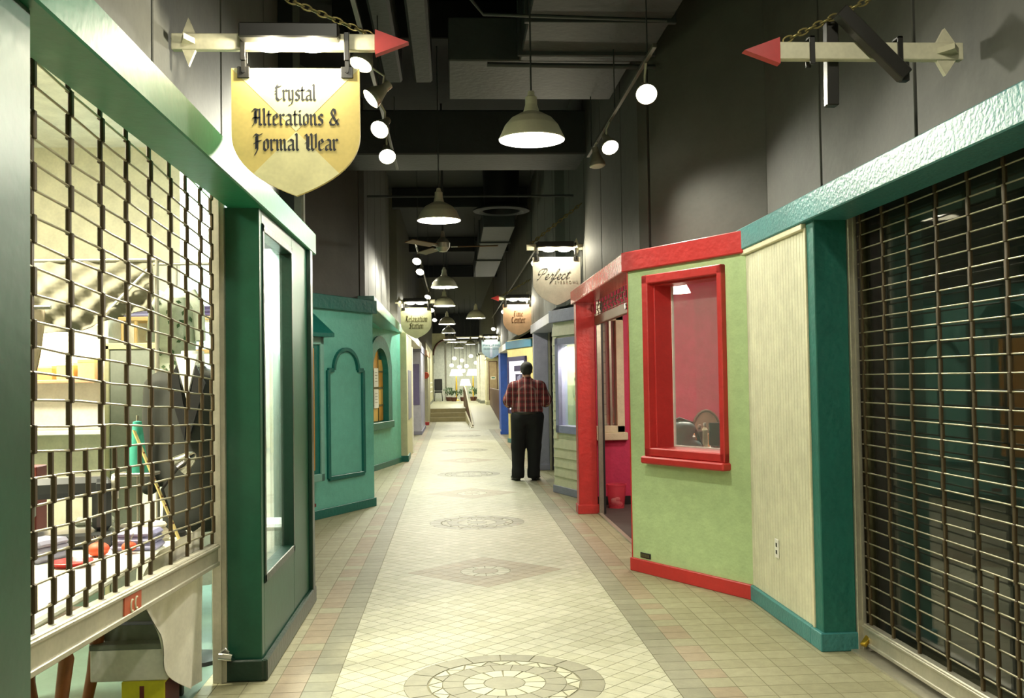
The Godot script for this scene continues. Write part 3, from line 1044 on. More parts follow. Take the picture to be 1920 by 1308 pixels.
	part(wi, "pane", s, M.glass)
	var pl := thing("wall_plate", "small black louvred plate low on the lime green wall", "plate", fr * Transform3D(Basis(), Vector3(len - 1.12, 0.133, 0)))
	s = nb()
	span(s, -0.06, 0.06, -0.02, 0.02, 0, 0.008, 0.002)
	part(pl, "cover", s, M.black)
	s = nb()
	for k in 6: span(s, -0.048 + k * 0.017, -0.038 + k * 0.017, -0.012, 0.012, 0.008, 0.010)
	part(pl, "slot", s, M.olive)
	# red pillar and fascia over the pink shop opening
	w = thing("wall_right", "red pillar of the pink shop", "", Transform3D(), "", "structure")
	s = nb()
	wbox(s, 1.375, 1.585, 0, 2.4, 10.87, 11.05, 0.005)
	part(w, "pillar", s, M.red)
	s = nb()
	wbox(s, 1.36, 1.60, 0, 0.1, 10.85, 11.06, 0.005)
	part(w, "baseboard", s, M.red)
	fa = thing("trim", "red fascia over the pink shop opening", "", Transform3D(), "", "structure")
	s = nb()
	wbox(s, 1.345, 1.57, 2.33, 2.475, 7.68, 11.1, 0.006)
	part(fa, "fascia", s, M.red_gloss)
	# pink room
	w = thing("wall_right", "pink end wall of the pink shop around the cream framed window", "", Transform3D(), "", "structure")
	s = nb()
	wbox(s, 1.585, 1.78, 0, 2.9, 11.6, 11.7)
	wbox(s, 2.0, 4.4, 0, 2.9, 11.6, 11.7)
	wbox(s, 1.78, 2.0, 0, 0.85, 11.6, 11.7)
	wbox(s, 1.78, 2.0, 2.2, 2.9, 11.6, 11.7)
	part(w, "body", s, M.pink)
	s = nb()
	wbox(s, 1.59, 4.3, 0.0, 0.1, 11.58, 11.6)
	part(w, "baseboard", s, M.black)
	slab("wall_right", "short pink wall behind the red pillar", M.pink, [1.5, 1.59, 0, 2.4, 11.06, 11.6])
	slab("wall_right", "pink back wall of the pink shop", M.pink, [4.3, 4.4, 0, 2.9, 6.4, 11.6])
	slab("wall_right", "pink near wall of the pink shop", M.pink, [2.4, 4.4, 0, 2.9, 6.3, 6.4])
	slab("wall_right", "pink wall above the pink shop opening", M.pink, [1.66, 1.72, 2.5, 2.9, 8.0, 11.6])
	w = thing("ceiling", "white ceiling of the pink shop", "", Transform3D(), "", "structure")
	s = nb()
	prism(s, PackedVector2Array([Vector2(1.68, 8.0), Vector2(2.36, 6.85), Vector2(4.4, 6.85), Vector2(4.4, 11.7), Vector2(1.68, 11.7)]), 2.9, 3.0, FLAT)
	part(w, "deck", s, M.white)
	w = thing("floor", "dark carpet of the pink shop", "", Transform3D(), "", "structure")
	s = nb()
	wbox(s, 1.62, 4.4, -0.2, 0.002, 7.7, 11.6)
	wbox(s, 2.1, 4.4, -0.2, 0.002, 6.4, 7.7)
	part(w, "carpet", s, M.dark_carpet)
	slab("trim", "metal threshold of the pink shop", M.aluminium, [1.58, 1.62, -0.02, 0.014, 7.7, 10.85])
	wi = thing("window_5", "cream framed inner window in the pink room", "", Transform3D(), "", "structure")
	s = nb()
	wbox(s, 1.93, 2.02, 0.78, 2.25, 11.55, 11.7, 0.005)
	wbox(s, 1.6, 2.02, 0.85, 0.93, 11.55, 11.7, 0.005)
	wbox(s, 1.6, 2.05, 0.76, 0.85, 11.52, 11.7, 0.008)
	wbox(s, 1.6, 2.02, 2.17, 2.25, 11.55, 11.7, 0.005)
	part(wi, "frame", s, M.cream)
	s = nb()
	wbox(s, 1.86, 1.885, 0.93, 2.17, 11.62, 11.64)
	part(wi, "mullion", s, M.steel)
	for k in 10:
		s = nb()
		wbox(s, 1.6, 1.83, 0.93 + k * 0.125, 1.05 + k * 0.125, 11.72, 11.74, 0.004)
		part(wi, "plank", s, M.siding)
	s = nb()
	wbox(s, 1.83, 1.93, 0.9, 2.2, 11.72, 11.74)
	part(wi, "red_strip", s, M.red)
	s = nb()
	wbox(s, 1.6, 1.93, 0.93, 2.17, 11.66, 11.664)
	part(wi, "pane", s, M.glass)
	# raised grille at the top of the opening
	var g := thing("rolling_grille", "mostly raised short rolling grille over the pink shop opening", "shutter", wall_frame(Vector2(1.6, 10.85), Vector2(1.6, 7.75)), "rolling security grilles")
	for k in 5:
		s = nb()
		tube(s, [Vector3(0, 2.20 + 0.05 * k, 0), Vector3(3.1, 2.20 + 0.05 * k, 0)], 0.0042, 6)
		part(g, "rod", s, M.rod)
	for k in 15:
		s = nb()
		for j in 4: box(s, Vector3(0.14 + k * 0.2, 2.20 + j * 0.06, 0.006 if j % 2 else -0.006), Vector3(0.02, 0.07, 0.008), Basis(), 0.002)
		part(g, "link_chain", s, M.link)
	s = nb()
	span(s, 0, 3.1, 2.08, 2.18, -0.022, 0.022, 0.005)
	var bb := part(g, "bottom_bar", s, M.bronze)
	s = nb()
	tube(s, [Vector3(2.15, 2.13, 0.02), Vector3(2.15, 2.13, 0.06)], 0.028, 12)
	part(bb, "lock_knob", s, M.chrome)
	gp = thing("grille_guide", "steel guide post beside the red pillar", "post", at(1.615, 0, 10.84))
	s = nb()
	span(s, -0.025, 0.025, 0, 2.34, 0, 0.04, 0.003)
	part(gp, "channel", s, M.steel)
	s = nb()
	span(s, 0.025, 0.05, 0, 2.34, 0, 0.02)
	part(gp, "rib", s, M.black)
	# --- cream siding shop with lavender trim
	a = Vector2(1.336, 13.01); b = Vector2(1.7, 11.85)
	fr = wall_frame(a, b)
	w = thing("wall_right", "cream lap siding wall with lavender baseboard behind the red pillar", "", fr, "", "structure")
	s = nb()
	wall_with_hole(s, 1.2, 2.24, 0.2, 0.86, 0.86, 1.97, 0.1)
	part(w, "body", s, M.siding)
	for k in 18:
		var y0 := 0.1 + k * 0.122
		if y0 > 2.16: continue
		for seg in ([[0.0, 1.2]] if y0 + 0.122 < 0.80 or y0 > 2.0 else [[0.0, 0.12], [0.94, 1.2]]):
			s = nb()
			var pp := PackedVector2Array([Vector2(0, y0), Vector2(0.022, y0), Vector2(0.008, y0 + 0.12), Vector2(0, y0 + 0.12)])
			prism(s, pp, seg[0], seg[1], Transform3D(Basis(Vector3.BACK, Vector3.UP, Vector3.RIGHT), Vector3.ZERO))
			part(w, "plank", s, M.siding)
	s = nb()
	span(s, -0.02, 1.2, 0, 0.1, -0.08, 0.03, 0.006)
	part(w, "baseboard", s, M.grey_lavender)
	s = nb()
	span(s, -0.03, 1.2, 2.23, 2.39, -0.1, 0.05, 0.006)
	part(w, "fascia", s, M.lavender)
	wi = thing("window_6", "lavender framed display window in the cream siding wall", "", fr, "", "structure")
	s = nb()
	for r in [[0.12, 0.22, 0.79, 2.02], [0.84, 0.94, 0.79, 2.02], [0.12, 0.94, 0.79, 0.89], [0.12, 0.94, 1.93, 2.02]]: span(s, r[0], r[1], r[2], r[3], -0.1, 0.035, 0.005)
	part(wi, "frame", s, M.lavender)
	s = nb()
	span(s, 0.2, 0.86, 0.86, 1.97, -0.02, -0.014)
	part(wi, "pane", s, M.glass)
	s = nb()
	span(s, 0.15, 0.95, 0.82, 2.0, -0.46, -0.42)
	span(s, 0.1, 0.15, 0.82, 2.0, -0.46, -0.1)
	span(s, 0.95, 1.0, 0.82, 2.0, -0.46, -0.1)
	span(s, 0.1, 1.0, 0.82, 0.86, -0.46, -0.1)
	part(wi, "display_case", s, M.sage)
	for y in [1.14, 1.4]:
		s = nb()
		span(s, 0.15, 0.95, y, y + 0.008, -0.42, -0.1)
		part(wi, "shelf", s, M.glass)
	window_goods(fr)
	var cl := thing("case_lamp", "small strip lamp at the top of the lavender framed window", "lamp", fr * Transform3D(Basis(), Vector3(0.55, 1.95, -0.12)))
	s = nb()
	span(s, -0.3, 0.3, 0.0, 0.02, -0.02, 0.02, 0.004)
	part(cl, "housing", s, M.white)
	s = nb()
	span(s, -0.28, 0.28, -0.008, 0.0, -0.015, 0.015)
	part(cl, "tube", s, M.panel_glow)
	area("strip_light", Vector3(0, -0.02, 0), Vector3(0, -1, -0.4), Vector2(0.56, 0.03), 3.0, WARM, cl)
	w = thing("wall_right", "grey lavender pillar and lit fascia behind the standing man", "", Transform3D(), "", "structure")
	s = nb()
	wbox(s, 1.335, 1.57, 0, 2.4, 16.15, 16.35, 0.005)
	part(w, "pillar", s, M.grey_lavender)
	s = nb()
	wbox(s, 1.32, 1.585, 0, 0.1, 16.13, 16.37, 0.005)
	part(w, "baseboard", s, M.grey_lavender)
	s = nb()
	wbox(s, 1.305, 1.6, 2.245, 2.385, 13.03, 16.4, 0.006)
	part(w, "fascia", s, M.lavender_pale)
	s = nb()
	wbox(s, 2.6, 2.7, 0, 2.7, 12.0, 16.6)
	wbox(s, 1.57, 2.7, 0, 2.7, 16.35, 16.45)
	wbox(s, 1.6, 2.7, 2.6, 2.7, 12.0, 16.4)
	part(w, "room_shell", s, M.grey_lavender)
	gp = thing("grille_guide", "grey guide post between the lavender pillar and the gift shelves", "post", at(1.585, 0, 16.1))
	s = nb()
	span(s, -0.02, 0.02, 0, 2.25, 0, 0.03, 0.003)
	part(gp, "channel", s, M.steel)
	s = nb()
	span(s, 0.02, 0.035, 0, 2.25, 0, 0.015)
	part(gp, "rib", s, M.black)
	# --- cream wall with the bright screen, blue pillar
	a = Vector2(1.304, 23.37); b = Vector2(1.75, 21.4)
	fr = wall_frame(a, b)
	w = thing("wall_right", "pale yellow angled wall with a bright poster case and blue trim", "", fr, "", "structure")
	s = nb()
	span(s, 0, 2.0, 0, 2.4, -0.1, 0)
	part(w, "body", s, M.yellow_cream)
	s = nb()
	span(s, -0.01, 2.0, 0, 0.1, 0, 0.025, 0.005)
	part(w, "baseboard", s, M.teal_blue)
	s = nb()
	span(s, -0.03, 2.0, 2.2, 2.38, -0.1, 0.04, 0.006)
	part(w, "fascia", s, M.blue_teal)
	w = thing("wall_right", "bright blue pillar with a white lit fascia", "", Transform3D(), "", "structure")
	s = nb()
	wbox(s, 1.30, 1.52, 0, 2.35, 26.8, 27.0, 0.005)
	wbox(s, 1.4, 1.52, 0, 2.35, 27.0, 30.0, 0.005)
	part(w, "pillar", s, M.blue)
	s = nb()
	wbox(s, 1.28, 1.54, 0, 0.08, 26.78, 27.02, 0.005)
	part(w, "baseboard", s, M.blue)
	s = nb()
	wbox(s, 1.27, 1.6, 2.2, 2.36, 23.4, 27.05, 0.006)
	part(w, "fascia", s, M.white)
	s = nb()
	wbox(s, 2.2, 2.3, 0, 2.6, 16.5, 31.0)
	part(w, "recess_wall", s, M.yellow_cream)

func window_goods(fr: Transform3D) -> void:
	var cols := [M.orange, M.black, M.gold, M.black, M.olive, M.leaf]
	var names := ["orange", "black", "yellow", "black", "olive", "green"]
	var k := 0
	for row in [[0.866, [0.34, 0.52]], [1.148, [0.28, 0.47, 0.66]], [1.408, [0.28, 0.47, 0.66]]]:
		for x in row[1]:
			var c := k % 6
			var t := thing("figurine", "small %s trinket %s in the lavender framed window" % [names[c], ["at the bottom left", "at the bottom right", "at the left of the middle shelf", "in the middle of the middle shelf", "at the right of the middle shelf", "at the left of the top shelf", "in the middle of the top shelf", "at the right of the top shelf"][k]], "figurine", fr * Transform3D(Basis(), Vector3(x, row[0], -0.22)), "trinkets in the display window")
			var s := nb()
			lathe(s, [Vector2(0.0, 0.0), Vector2(0.035, 0.0), Vector2(0.038, 0.012), Vector2(0.014, 0.03), Vector2(0.014, 0.04)], 14)
			part(t, "base", s, M.olive)
			s = nb()
			ball(s, Vector3(0, 0.075, 0), Vector3(0.055, 0.045, 0.045))
			ball(s, Vector3(0.03, 0.125, 0), Vector3(0.028, 0.03, 0.028))
			part(t, "body", s, cols[c])
			s = nb()
			prism(s, PackedVector2Array([Vector2(-0.02, 0.09), Vector2(-0.085, 0.16), Vector2(-0.05, 0.085)]), -0.008, 0.008)
			prism(s, PackedVector2Array([Vector2(0.055, 0.13), Vector2(0.085, 0.12), Vector2(0.055, 0.115)]), -0.006, 0.006)
			part(t, "wing", s, cols[(c + 1) % 6])
			k += 1

# ------------------------------------------------------------------ lamps
var shade_mesh: Mesh
var shade_in_mesh: Mesh
var neck_mesh: Mesh
var bulb_mesh: Mesh

func pendant(x: float, y: float, d: float, label: String, size := 1.0, energy := PENDANT, top := 4.98) -> void:
	if shade_mesh == null:
		var s := nb()
		lathe(s, [Vector2(0.204, -0.006), Vector2(0.206, 0.0), Vector2(0.183, 0.05), Vector2(0.168, 0.082), Vector2(0.128, 0.128), Vector2(0.075, 0.158), Vector2(0.049, 0.17)], 36)
		shade_mesh = s.commit()
		s = nb()
		lathe(s, [Vector2(0.046, 0.166), Vector2(0.072, 0.154), Vector2(0.125, 0.124), Vector2(0.164, 0.08), Vector2(0.179, 0.05), Vector2(0.202, -0.006), Vector2(0.204, -0.006)], 36)
		lathe(s, [Vector2(0.0, 0.166), Vector2(0.046, 0.166)], 24)
		shade_in_mesh = s.commit()
		s = nb()
		lathe(s, [Vector2(0.05, 0.165), Vector2(0.048, 0.18), Vector2(0.038, 0.215), Vector2(0.036, 0.262), Vector2(0.024, 0.272), Vector2(0.018, 0.30), Vector2(0.0, 0.305)], 24)
		neck_mesh = s.commit()
		s = nb()
		lathe(s, [Vector2(0.0, -0.002), Vector2(0.025, 0.006), Vector2(0.04, 0.03), Vector2(0.04, 0.05), Vector2(0.024, 0.085), Vector2(0.018, 0.12)], 20)
		bulb_mesh = s.commit()
	var t := thing("pendant_lamp", label, "lamp", at(x, y, d), "pendant lamps over the walkway")
	var sc := Transform3D(Basis().scaled(Vector3.ONE * size), Vector3.ZERO)
	var sh := part_mesh(t, "shade", shade_mesh, M.shade_out, sc)
	part_mesh(sh, "reflector", shade_in_mesh, M.shade_in)
	part_mesh(t, "neck", neck_mesh, M.shade_out, sc)
	part_mesh(t, "bulb", bulb_mesh, M.bulb, sc)
	var s := nb()
	tube(s, [Vector3(0, 0.29 * size, 0), Vector3(0, top - y, 0)], 0.006, 6)
	part(t, "rod", s, M.duct)
	omni("lamp_light", Vector3(0, 0.045 * size, 0), energy, 0.035, WARM, t)

var can_mesh: Mesh
var lens_mesh: Mesh

# a track spotlight whose lens looks along aim
func spot(at_: Vector3, aim: Vector3, label: String, lit := true, energy := SPOT) -> void:
	if can_mesh == null:
		var s := nb()
		lathe(s, [Vector2(0.066, 0.0), Vector2(0.07, 0.004), Vector2(0.066, 0.03), Vector2(0.045, 0.08), Vector2(0.03, 0.12), Vector2(0.028, 0.165), Vector2(0.0, 0.17)], 24)
		can_mesh = s.commit()
		s = nb()
		lathe(s, [Vector2(0.0, -0.014), Vector2(0.03, -0.012), Vector2(0.052, -0.006), Vector2(0.066, 0.004)], 24)
		lens_mesh = s.commit()
	var t := thing("track_spotlight", label, "spotlight", Transform3D(Basis(), at_), "track spotlights")
	var y := -aim.normalized()
	var z := y.cross(Vector3.RIGHT if absf(y.x) < 0.9 else Vector3.UP).normalized()
	var b := Basis(y.cross(z), y, z)
	part_mesh(t, "housing", can_mesh, M.aluminium, Transform3D(b, Vector3.ZERO))
	part_mesh(t, "lens", lens_mesh, M.lens if lit else M.white, Transform3D(b, Vector3.ZERO))
	var s := nb()
	tube(s, [y * 0.1 + z * 0.03, y * 0.12 + Vector3.UP * 0.08, Vector3(0, RAIL_Y - at_.y - 0.012, 0)], 0.009, 6)
	part(t, "stem", s, M.aluminium)
	if lit:
		var l := SpotLight3D.new()
		l.name = "spot_light"
		l.light_color = WARM
		l.light_energy = energy
		l.light_size = 0.06
		l.spot_range = 40.0
		l.spot_angle = 48.0
		l.spot_angle_attenuation = 0.7
		l.shadow_enabled = true
		t.add_child(l, true)
		l.transform = Transform3D(Basis.looking_at(aim, Vector3.UP if absf(aim.normalized().y) < 0.95 else Vector3.RIGHT), aim.normalized() * 0.03)

const RAIL_Y := 3.52

func rail(x: float, d0: float, d1: float, label: String, top := 4.98) -> void:
	var t := thing("lighting_track", label, "track", at(x, RAIL_Y, d0))
	var s := nb()
	span(s, -0.013, 0.013, -0.012, 0.014, 0, d0 - d1, 0.003)
	part(t, "channel", s, M.track)
	for k in 3:
		s = nb()
		var z := (d0 - d1) * (0.08 + 0.42 * k)
		tube(s, [Vector3(0, 0.016, z), Vector3(0, top - RAIL_Y, z)], 0.005, 6)
		part(t, "hanger", s, M.duct)

func build_lamps() -> void:
	pendant(0.511, 2.985, 6.07, "large enamel pendant lamp hanging nearest, above the tiled walkway", 1.0, PENDANT, 4.98)
	pendant(-0.108, 3.0, 9.25, "enamel pendant lamp hanging in front of the ceiling fan")
	pendant(-0.107, 2.893, 14.8, "enamel pendant lamp hanging on a long rod behind the fan", 0.98, PENDANT * 1.4)
	pendant(-0.139, 2.889, 18.5, "enamel pendant lamp just beyond the long-rod one", 1.0, PENDANT * 1.4)
	pendant(0.508, 2.81, 21.0, "enamel pendant lamp left of the peach shield sign", 1.0, PENDANT * 1.4)
	pendant(-0.12, 2.86, 24.0, "pendant lamp right of the pale green shield sign, under its spotlights", 1.0, PENDANT * 1.8)
	pendant(-0.10, 2.86, 28.6, "pendant lamp second beyond the pale green shield sign", 1.0, PENDANT * 1.8)
	pendant(-0.08, 2.86, 33.4, "pendant lamp above the foot of the steps", 1.0, PENDANT * 1.8)
	pendant(0.1, 2.95, 38.0, "pendant lamp above the landing at the top of the steps", 1.0, PENDANT * 1.8)
	pendant(0.75, 2.95, 40.5, "pendant lamp above the top of the ramp", 1.0, PENDANT * 1.8)
	pendant(0.3, 2.95, 45.0, "pendant lamp nearest the bright end shop", 1.0, PENDANT * 1.8)
	pendant(0.35, 3.0, 2.3, "enamel pendant lamp above the viewer", 1.0, PENDANT * 0.75)
	pendant(0.35, 3.0, -1.2, "enamel pendant lamp behind the viewer")
	rail(1.26, 0.6, 3.4, "short lighting track above the viewer on the arrow side", 4.0)
	rail(-0.5, 0.4, 3.4, "short lighting track above the viewer on the green side", 4.1)
	spot(P(1.26, 3.3, 1.2), Vector3(0.75, -0.75, -0.75), "lit spotlight above the viewer aimed at the teal fascia", true, 1.0)
	spot(P(1.26, 3.3, 2.8), Vector3(0.35, -0.7, -0.9), "lit spotlight above the viewer aimed at the lime wall", true, 1.0)
	spot(P(-0.5, 3.3, 1.2), Vector3(-0.5, -0.75, -0.75), "lit spotlight above the viewer aimed at the askew grille", true, 1.0)
	spot(P(-0.5, 3.3, 2.8), Vector3(-0.2, -0.6, -0.9), "lit spotlight above the viewer aimed at the green pier", true, 1.0)
	rail(-0.5, 4.6, 9.4, "pale lighting track beside the yellow shield sign", 4.1)
	rail(-0.52, 14.2, 30.5, "long lighting track over the teal shops")
	rail(1.26, 5.9, 8.9, "pale lighting track in front of the dark right-hand wall", 4.0)
	rail(1.42 - 0.1, 14.6, 32.5, "long lighting track over the lavender and blue shops")
	var lf := Vector3(-0.75, -1.0, 0.55)
	spot(P(-0.5, 3.3, 5.61), Vector3(-0.35, -1, 0.35), "lit spotlight just below the red arrow tip")
	spot(P(-0.5, 3.3, 6.29), Vector3(-0.9, -0.8, 0.3), "lit spotlight half hidden behind the yellow shield sign")
	spot(P(-0.5, 3.3, 7.07), Vector3(-0.35, -0.7, 0.85), "upper of the two lit spotlights right of the yellow shield")
	spot(P(-0.5, 3.3, 7.93), Vector3(0.1, -0.75, 0.85), "lower of the two lit spotlights right of the yellow shield")
	spot(P(-0.52, 3.3, 14.97), Vector3(-0.2, -0.8, 0.8), "upper of the pair of lit spotlights left of the long-rod pendant")
	spot(P(-0.52, 3.3, 16.45), Vector3(-0.2, -0.8, 0.8), "lower of the pair of lit spotlights left of the long-rod pendant")
	spot(P(-0.52, 3.3, 21.45), Vector3(-0.3, -0.8, 0.7), "lit spotlight above the pale green shield sign")
	spot(P(-0.52, 3.3, 25.5), Vector3(-0.1, -0.8, 0.8), "lit spotlight touching the edge of the pale green shield")
	spot(P(-0.52, 3.3, 29.7), Vector3(-0.1, -0.8, 0.8), "small lit spotlight farthest along the left track")
	spot(P(1.26, 3.3, 6.18), Vector3(-0.1, -0.62, 0.85), "largest lit spotlight, near the dark right-hand wall")
	spot(P(1.26, 3.3, 7.63), Vector3(0.15, -0.8, 0.75), "lit spotlight second on the short right-hand track")
	spot(P(1.26, 3.3, 8.31), Vector3(0.1, -1, 0.1), "unlit white spotlight at the end of the short track", false)
	spot(P(1.32, 3.3, 15.4), Vector3(-0.3, -0.7, 0.8), "lit spotlight peeping out behind the script shield sign")
	spot(P(1.32, 3.2, 25.0), Vector3(-0.2, -0.7, 0.8), "lit spotlight left of the peach shield sign")
	spot(P(1.32, 3.1, 31.5), Vector3(-0.2, -0.7, 0.8), "lit spotlight beside the small blue shield sign")
	# ceiling fan
	var f := thing("ceiling_fan", "brown bladed ceiling fan behind the second pendant lamp", "fan", at(-0.1, 3.16, 12.3))
	var s := nb()
	lathe(s, [Vector2(0.0, -0.07), Vector2(0.05, -0.06), Vector2(0.085, -0.01), Vector2(0.09, 0.05), Vector2(0.06, 0.09), Vector2(0.03, 0.12), Vector2(0.02, 0.2)], 24)
	part(f, "motor", s, M.aluminium)
	s = nb()
	tube(s, [Vector3(0, 0.18, 0), Vector3(0, 1.8, 0)], 0.014, 8)
	part(f, "rod", s, M.duct)
	for k in 3:
		s = nb()
		var an := 0.1 + TAU * k / 3.0
		var dir := Vector3(cos(an), 0, sin(an))
		var sd := Vector3(-sin(an), 0, cos(an))
		var bas := Basis(dir, (Vector3.UP + sd * 0.2).normalized(), dir.cross((Vector3.UP + sd * 0.2).normalized()))
		box(s, dir * 0.44, Vector3(0.5, 0.012, 0.13), bas, 0.004)
		var bl := part(f, "blade", s, M.blade)
		s = nb()
		bar(s, dir * 0.1, dir * 0.24, 0.012, 0.04, 0.003)
		part(bl, "bracket", s, M.steel)

# ------------------------------------------------------------------ lettering with a broad pen
# each letter: [advance, strokes]; x height is 1
const BLACK := {
	"a": [0.58, [[[.06, .82], [.2, .95], [.4, .84], [.4, .14], [.5, .04]], [[.4, .55], [.1, .42], [.06, .16], [.18, .04], [.4, .22]]]],
	"c": [0.5, [[[.36, .82], [.24, .96], [.08, .8], [.08, .14], [.22, .03], [.4, .16]]]],
	"e": [0.5, [[[.07, .5], [.38, .7], [.26, .96], [.08, .8], [.08, .14], [.22, .03], [.4, .17]]]],
	"f": [0.42, [[[.36, 1.3], [.24, 1.4], [.12, 1.25], [.12, .05]], [[.0, .92], [.32, .92]]]],
	"h": [0.58, [[[.02, 1.42], [.09, 1.36], [.09, .12], [.16, .04]], [[.1, .75], [.3, .95], [.4, .82], [.4, .14], [.3, -.15]]]],
	"i": [0.3, [[[.02, .93], [.1, .86], [.1, .14], [.2, .04]], [[.07, 1.25], [.13, 1.19]]]],
	"l": [0.3, [[[.02, 1.42], [.1, 1.36], [.1, .14], [.2, .04]]]],
	"m": [0.84, [[[.02, .93], [.09, .86], [.09, .14], [.16, .04]], [[.1, .78], [.28, .95], [.36, .84], [.36, .14], [.43, .04]], [[.38, .78], [.55, .95], [.63, .84], [.63, .14], [.73, .04]]]],
	"n": [0.58, [[[.02, .93], [.09, .86], [.09, .14], [.16, .04]], [[.1, .78], [.3, .95], [.38, .84], [.38, .14], [.48, .04]]]],
	"o": [0.52, [[[.24, .97], [.08, .8], [.08, .16], [.22, .03], [.38, .2], [.38, .84], [.24, .97]]]],
	"r": [0.44, [[[.02, .93], [.09, .86], [.09, .14], [.19, .04]], [[.1, .74], [.25, .95], [.36, .84]]]],
	"s": [0.48, [[[.36, .84], [.22, .96], [.08, .8], [.12, .6], [.34, .42], [.35, .17], [.2, .03], [.05, .14]]]],
	"t": [0.4, [[[.12, 1.22], [.12, .14], [.22, .04], [.32, .13]], [[.0, .92], [.3, .92]]]],
	"x": [0.5, [[[.04, .93], [.14, .84], [.3, .12], [.42, .04]], [[.38, .9], [.08, .04]], [[.1, .5], [.32, .5]]]],
	"y": [0.56, [[[.02, .93], [.09, .86], [.09, .2], [.2, .06], [.38, .22]], [[.32, .93], [.39, .86], [.39, .1], [.3, -.26], [.08, -.4]]]],
	"w": [0.8, [[[.02, 1.0], [.09, .9], [.09, .16], [.2, .04], [.36, .2]], [[.3, .95], [.37, .86], [.37, .16], [.48, .04], [.64, .2]], [[.58, .95], [.65, .86], [.65, .2]]]],
	"A": [0.8, [[[.02, 1.22], [.16, 1.4], [.4, 1.3], [.56, 1.38], [.56, .14], [.68, .04]], [[.22, 1.2], [.22, .3], [.06, .04]], [[.3, 1.25], [.3, .2]], [[.08, .66], [.56, .66]]]],
	"C": [0.62, [[[.06, 1.2], [.12, 1.1], [.12, .25], [.3, .03], [.52, .2]], [[.22, 1.44], [.12, 1.28], [.3, 1.2], [.5, 1.3]], [[.02, .62], [.12, .7]], [[.02, .86], [.12, .94]]]],
	"F": [0.7, [[[.02, 1.22], [.14, 1.4], [.36, 1.28], [.62, 1.42]], [[.3, 1.3], [.3, .1], [.1, -.34]], [[.2, 1.2], [.2, .2]], [[.3, .8], [.56, .86]], [[.04, .62], [.2, .7]]]],
	"W": [1.0, [[[.02, 1.26], [.12, 1.38], [.2, 1.2], [.2, .25], [.36, .04], [.54, .2]], [[.46, 1.42], [.54, 1.3], [.54, .2], [.66, .04], [.84, .3]], [[.72, 1.3], [.84, 1.4], [.84, .25]], [[.3, 1.2], [.3, .3]], [[.08, .66], [.2, .74]]]],
	"R": [0.74, [[[.02, 1.24], [.16, 1.4], [.46, 1.3], [.5, 1.0], [.2, .76]], [[.2, 1.34], [.2, .2], [.06, .04]], [[.3, 1.3], [.3, .3]], [[.3, .78], [.5, .2], [.64, .05]]]],
	"S": [0.66, [[[.52, 1.28], [.34, 1.4], [.1, 1.2], [.14, .9], [.48, .62], [.5, .22], [.3, .03], [.04, .2]], [[.3, 1.3], [.3, .2]]]],
	"T": [0.66, [[[.02, 1.2], [.16, 1.4], [.36, 1.28], [.58, 1.42]], [[.4, 1.3], [.14, 1.0], [.12, .3], [.3, .04], [.54, .22]], [[.3, 1.2], [.3, .4]]]],
	"P": [0.7, [[[.02, 1.24], [.16, 1.4], [.46, 1.3], [.5, .95], [.2, .7]], [[.2, 1.34], [.2, .1], [.1, -.2]], [[.3, 1.3], [.3, .3]]]],
	"&": [0.78, [[[.66, .55], [.4, .05], [.14, .08], [.06, .34], [.2, .62], [.46, 1.0], [.42, 1.3], [.26, 1.38], [.16, 1.1], [.34, .66], [.68, .06]]]],
	" ": [0.36, []],
}
const SCRIPT := {
	"P": [0.72, [[[-.1, .05], [-.02, .0], [.12, .3], [.3, .95], [.42, 1.5]], [[.42, 1.5], [.12, 1.45], [-.12, 1.2], [-.16, .8], [-.02, .62], [.1, .78]], [[.36, 1.5], [.6, 1.48], [.68, 1.2], [.5, .85], [.26, .72]]]],
	"e": [0.44, [[[.0, .28], [.2, .4], [.3, .66], [.2, .8], [.06, .6], [.0, .3], [.08, .04], [.24, .08], [.42, .34]]]],
	"r": [0.42, [[[.0, .3], [.16, .72], [.18, .85], [.2, .7], [.34, .7], [.26, .3], [.26, .06], [.4, .2]]]],
	"f": [0.44, [[[.0, .26], [.2, .6], [.42, 1.3], [.38, 1.5], [.26, 1.3], [.1, .5], [-.06, -.3], [-.18, -.5], [-.22, -.3], [.0, .0], [.4, .3]]]],
	"c": [0.42, [[[.3, .66], [.24, .8], [.08, .7], [.0, .3], [.08, .04], [.24, .08], [.4, .32]]]],
	"t": [0.4, [[[.0, .3], [.3, 1.1], [.14, .3], [.16, .04], [.4, .3]], [[.1, .88], [.42, .92]]]],
}

# strokes of a broad pen as thin raised quads; returns the width
func write_pen(parent: Node, text: String, book: Dictionary, centre: Vector3, height: float, pen: float, slant: float, m: Material, squeeze := 1.0) -> void:
	var total := 0.0
	for ch in text: total += book[ch][0] * squeeze
	var x := -total * 0.5
	var nib := Vector2(cos(0.72), sin(0.72)) * pen
	for ch in text:
		var strokes: Array = book[ch][1]
		if strokes.size():
			var s := nb()
			for st in strokes:
				for i in st.size() - 1:
					var a := Vector2(x + st[i][0] * squeeze + st[i][1] * slant, st[i][1])
					var b := Vector2(x + st[i + 1][0] * squeeze + st[i + 1][1] * slant, st[i + 1][1])
					var hull := Geometry2D.convex_hull(PackedVector2Array([a - nib, a + nib, b - nib, b + nib, a + Vector2(nib.y, -nib.x) * 0.18, b + Vector2(nib.y, -nib.x) * 0.18, a - Vector2(nib.y, -nib.x) * 0.18, b - Vector2(nib.y, -nib.x) * 0.18]))
					hull.remove_at(hull.size() - 1)
					var sc := PackedVector2Array()
					for v in hull: sc.append(v * height)
					prism(s, sc, 0.0, 0.0012 + 0.0002 * (i % 3), Transform3D(Basis(), centre))
			part(parent, "letter", s, m)
		x += book[ch][0] * squeeze

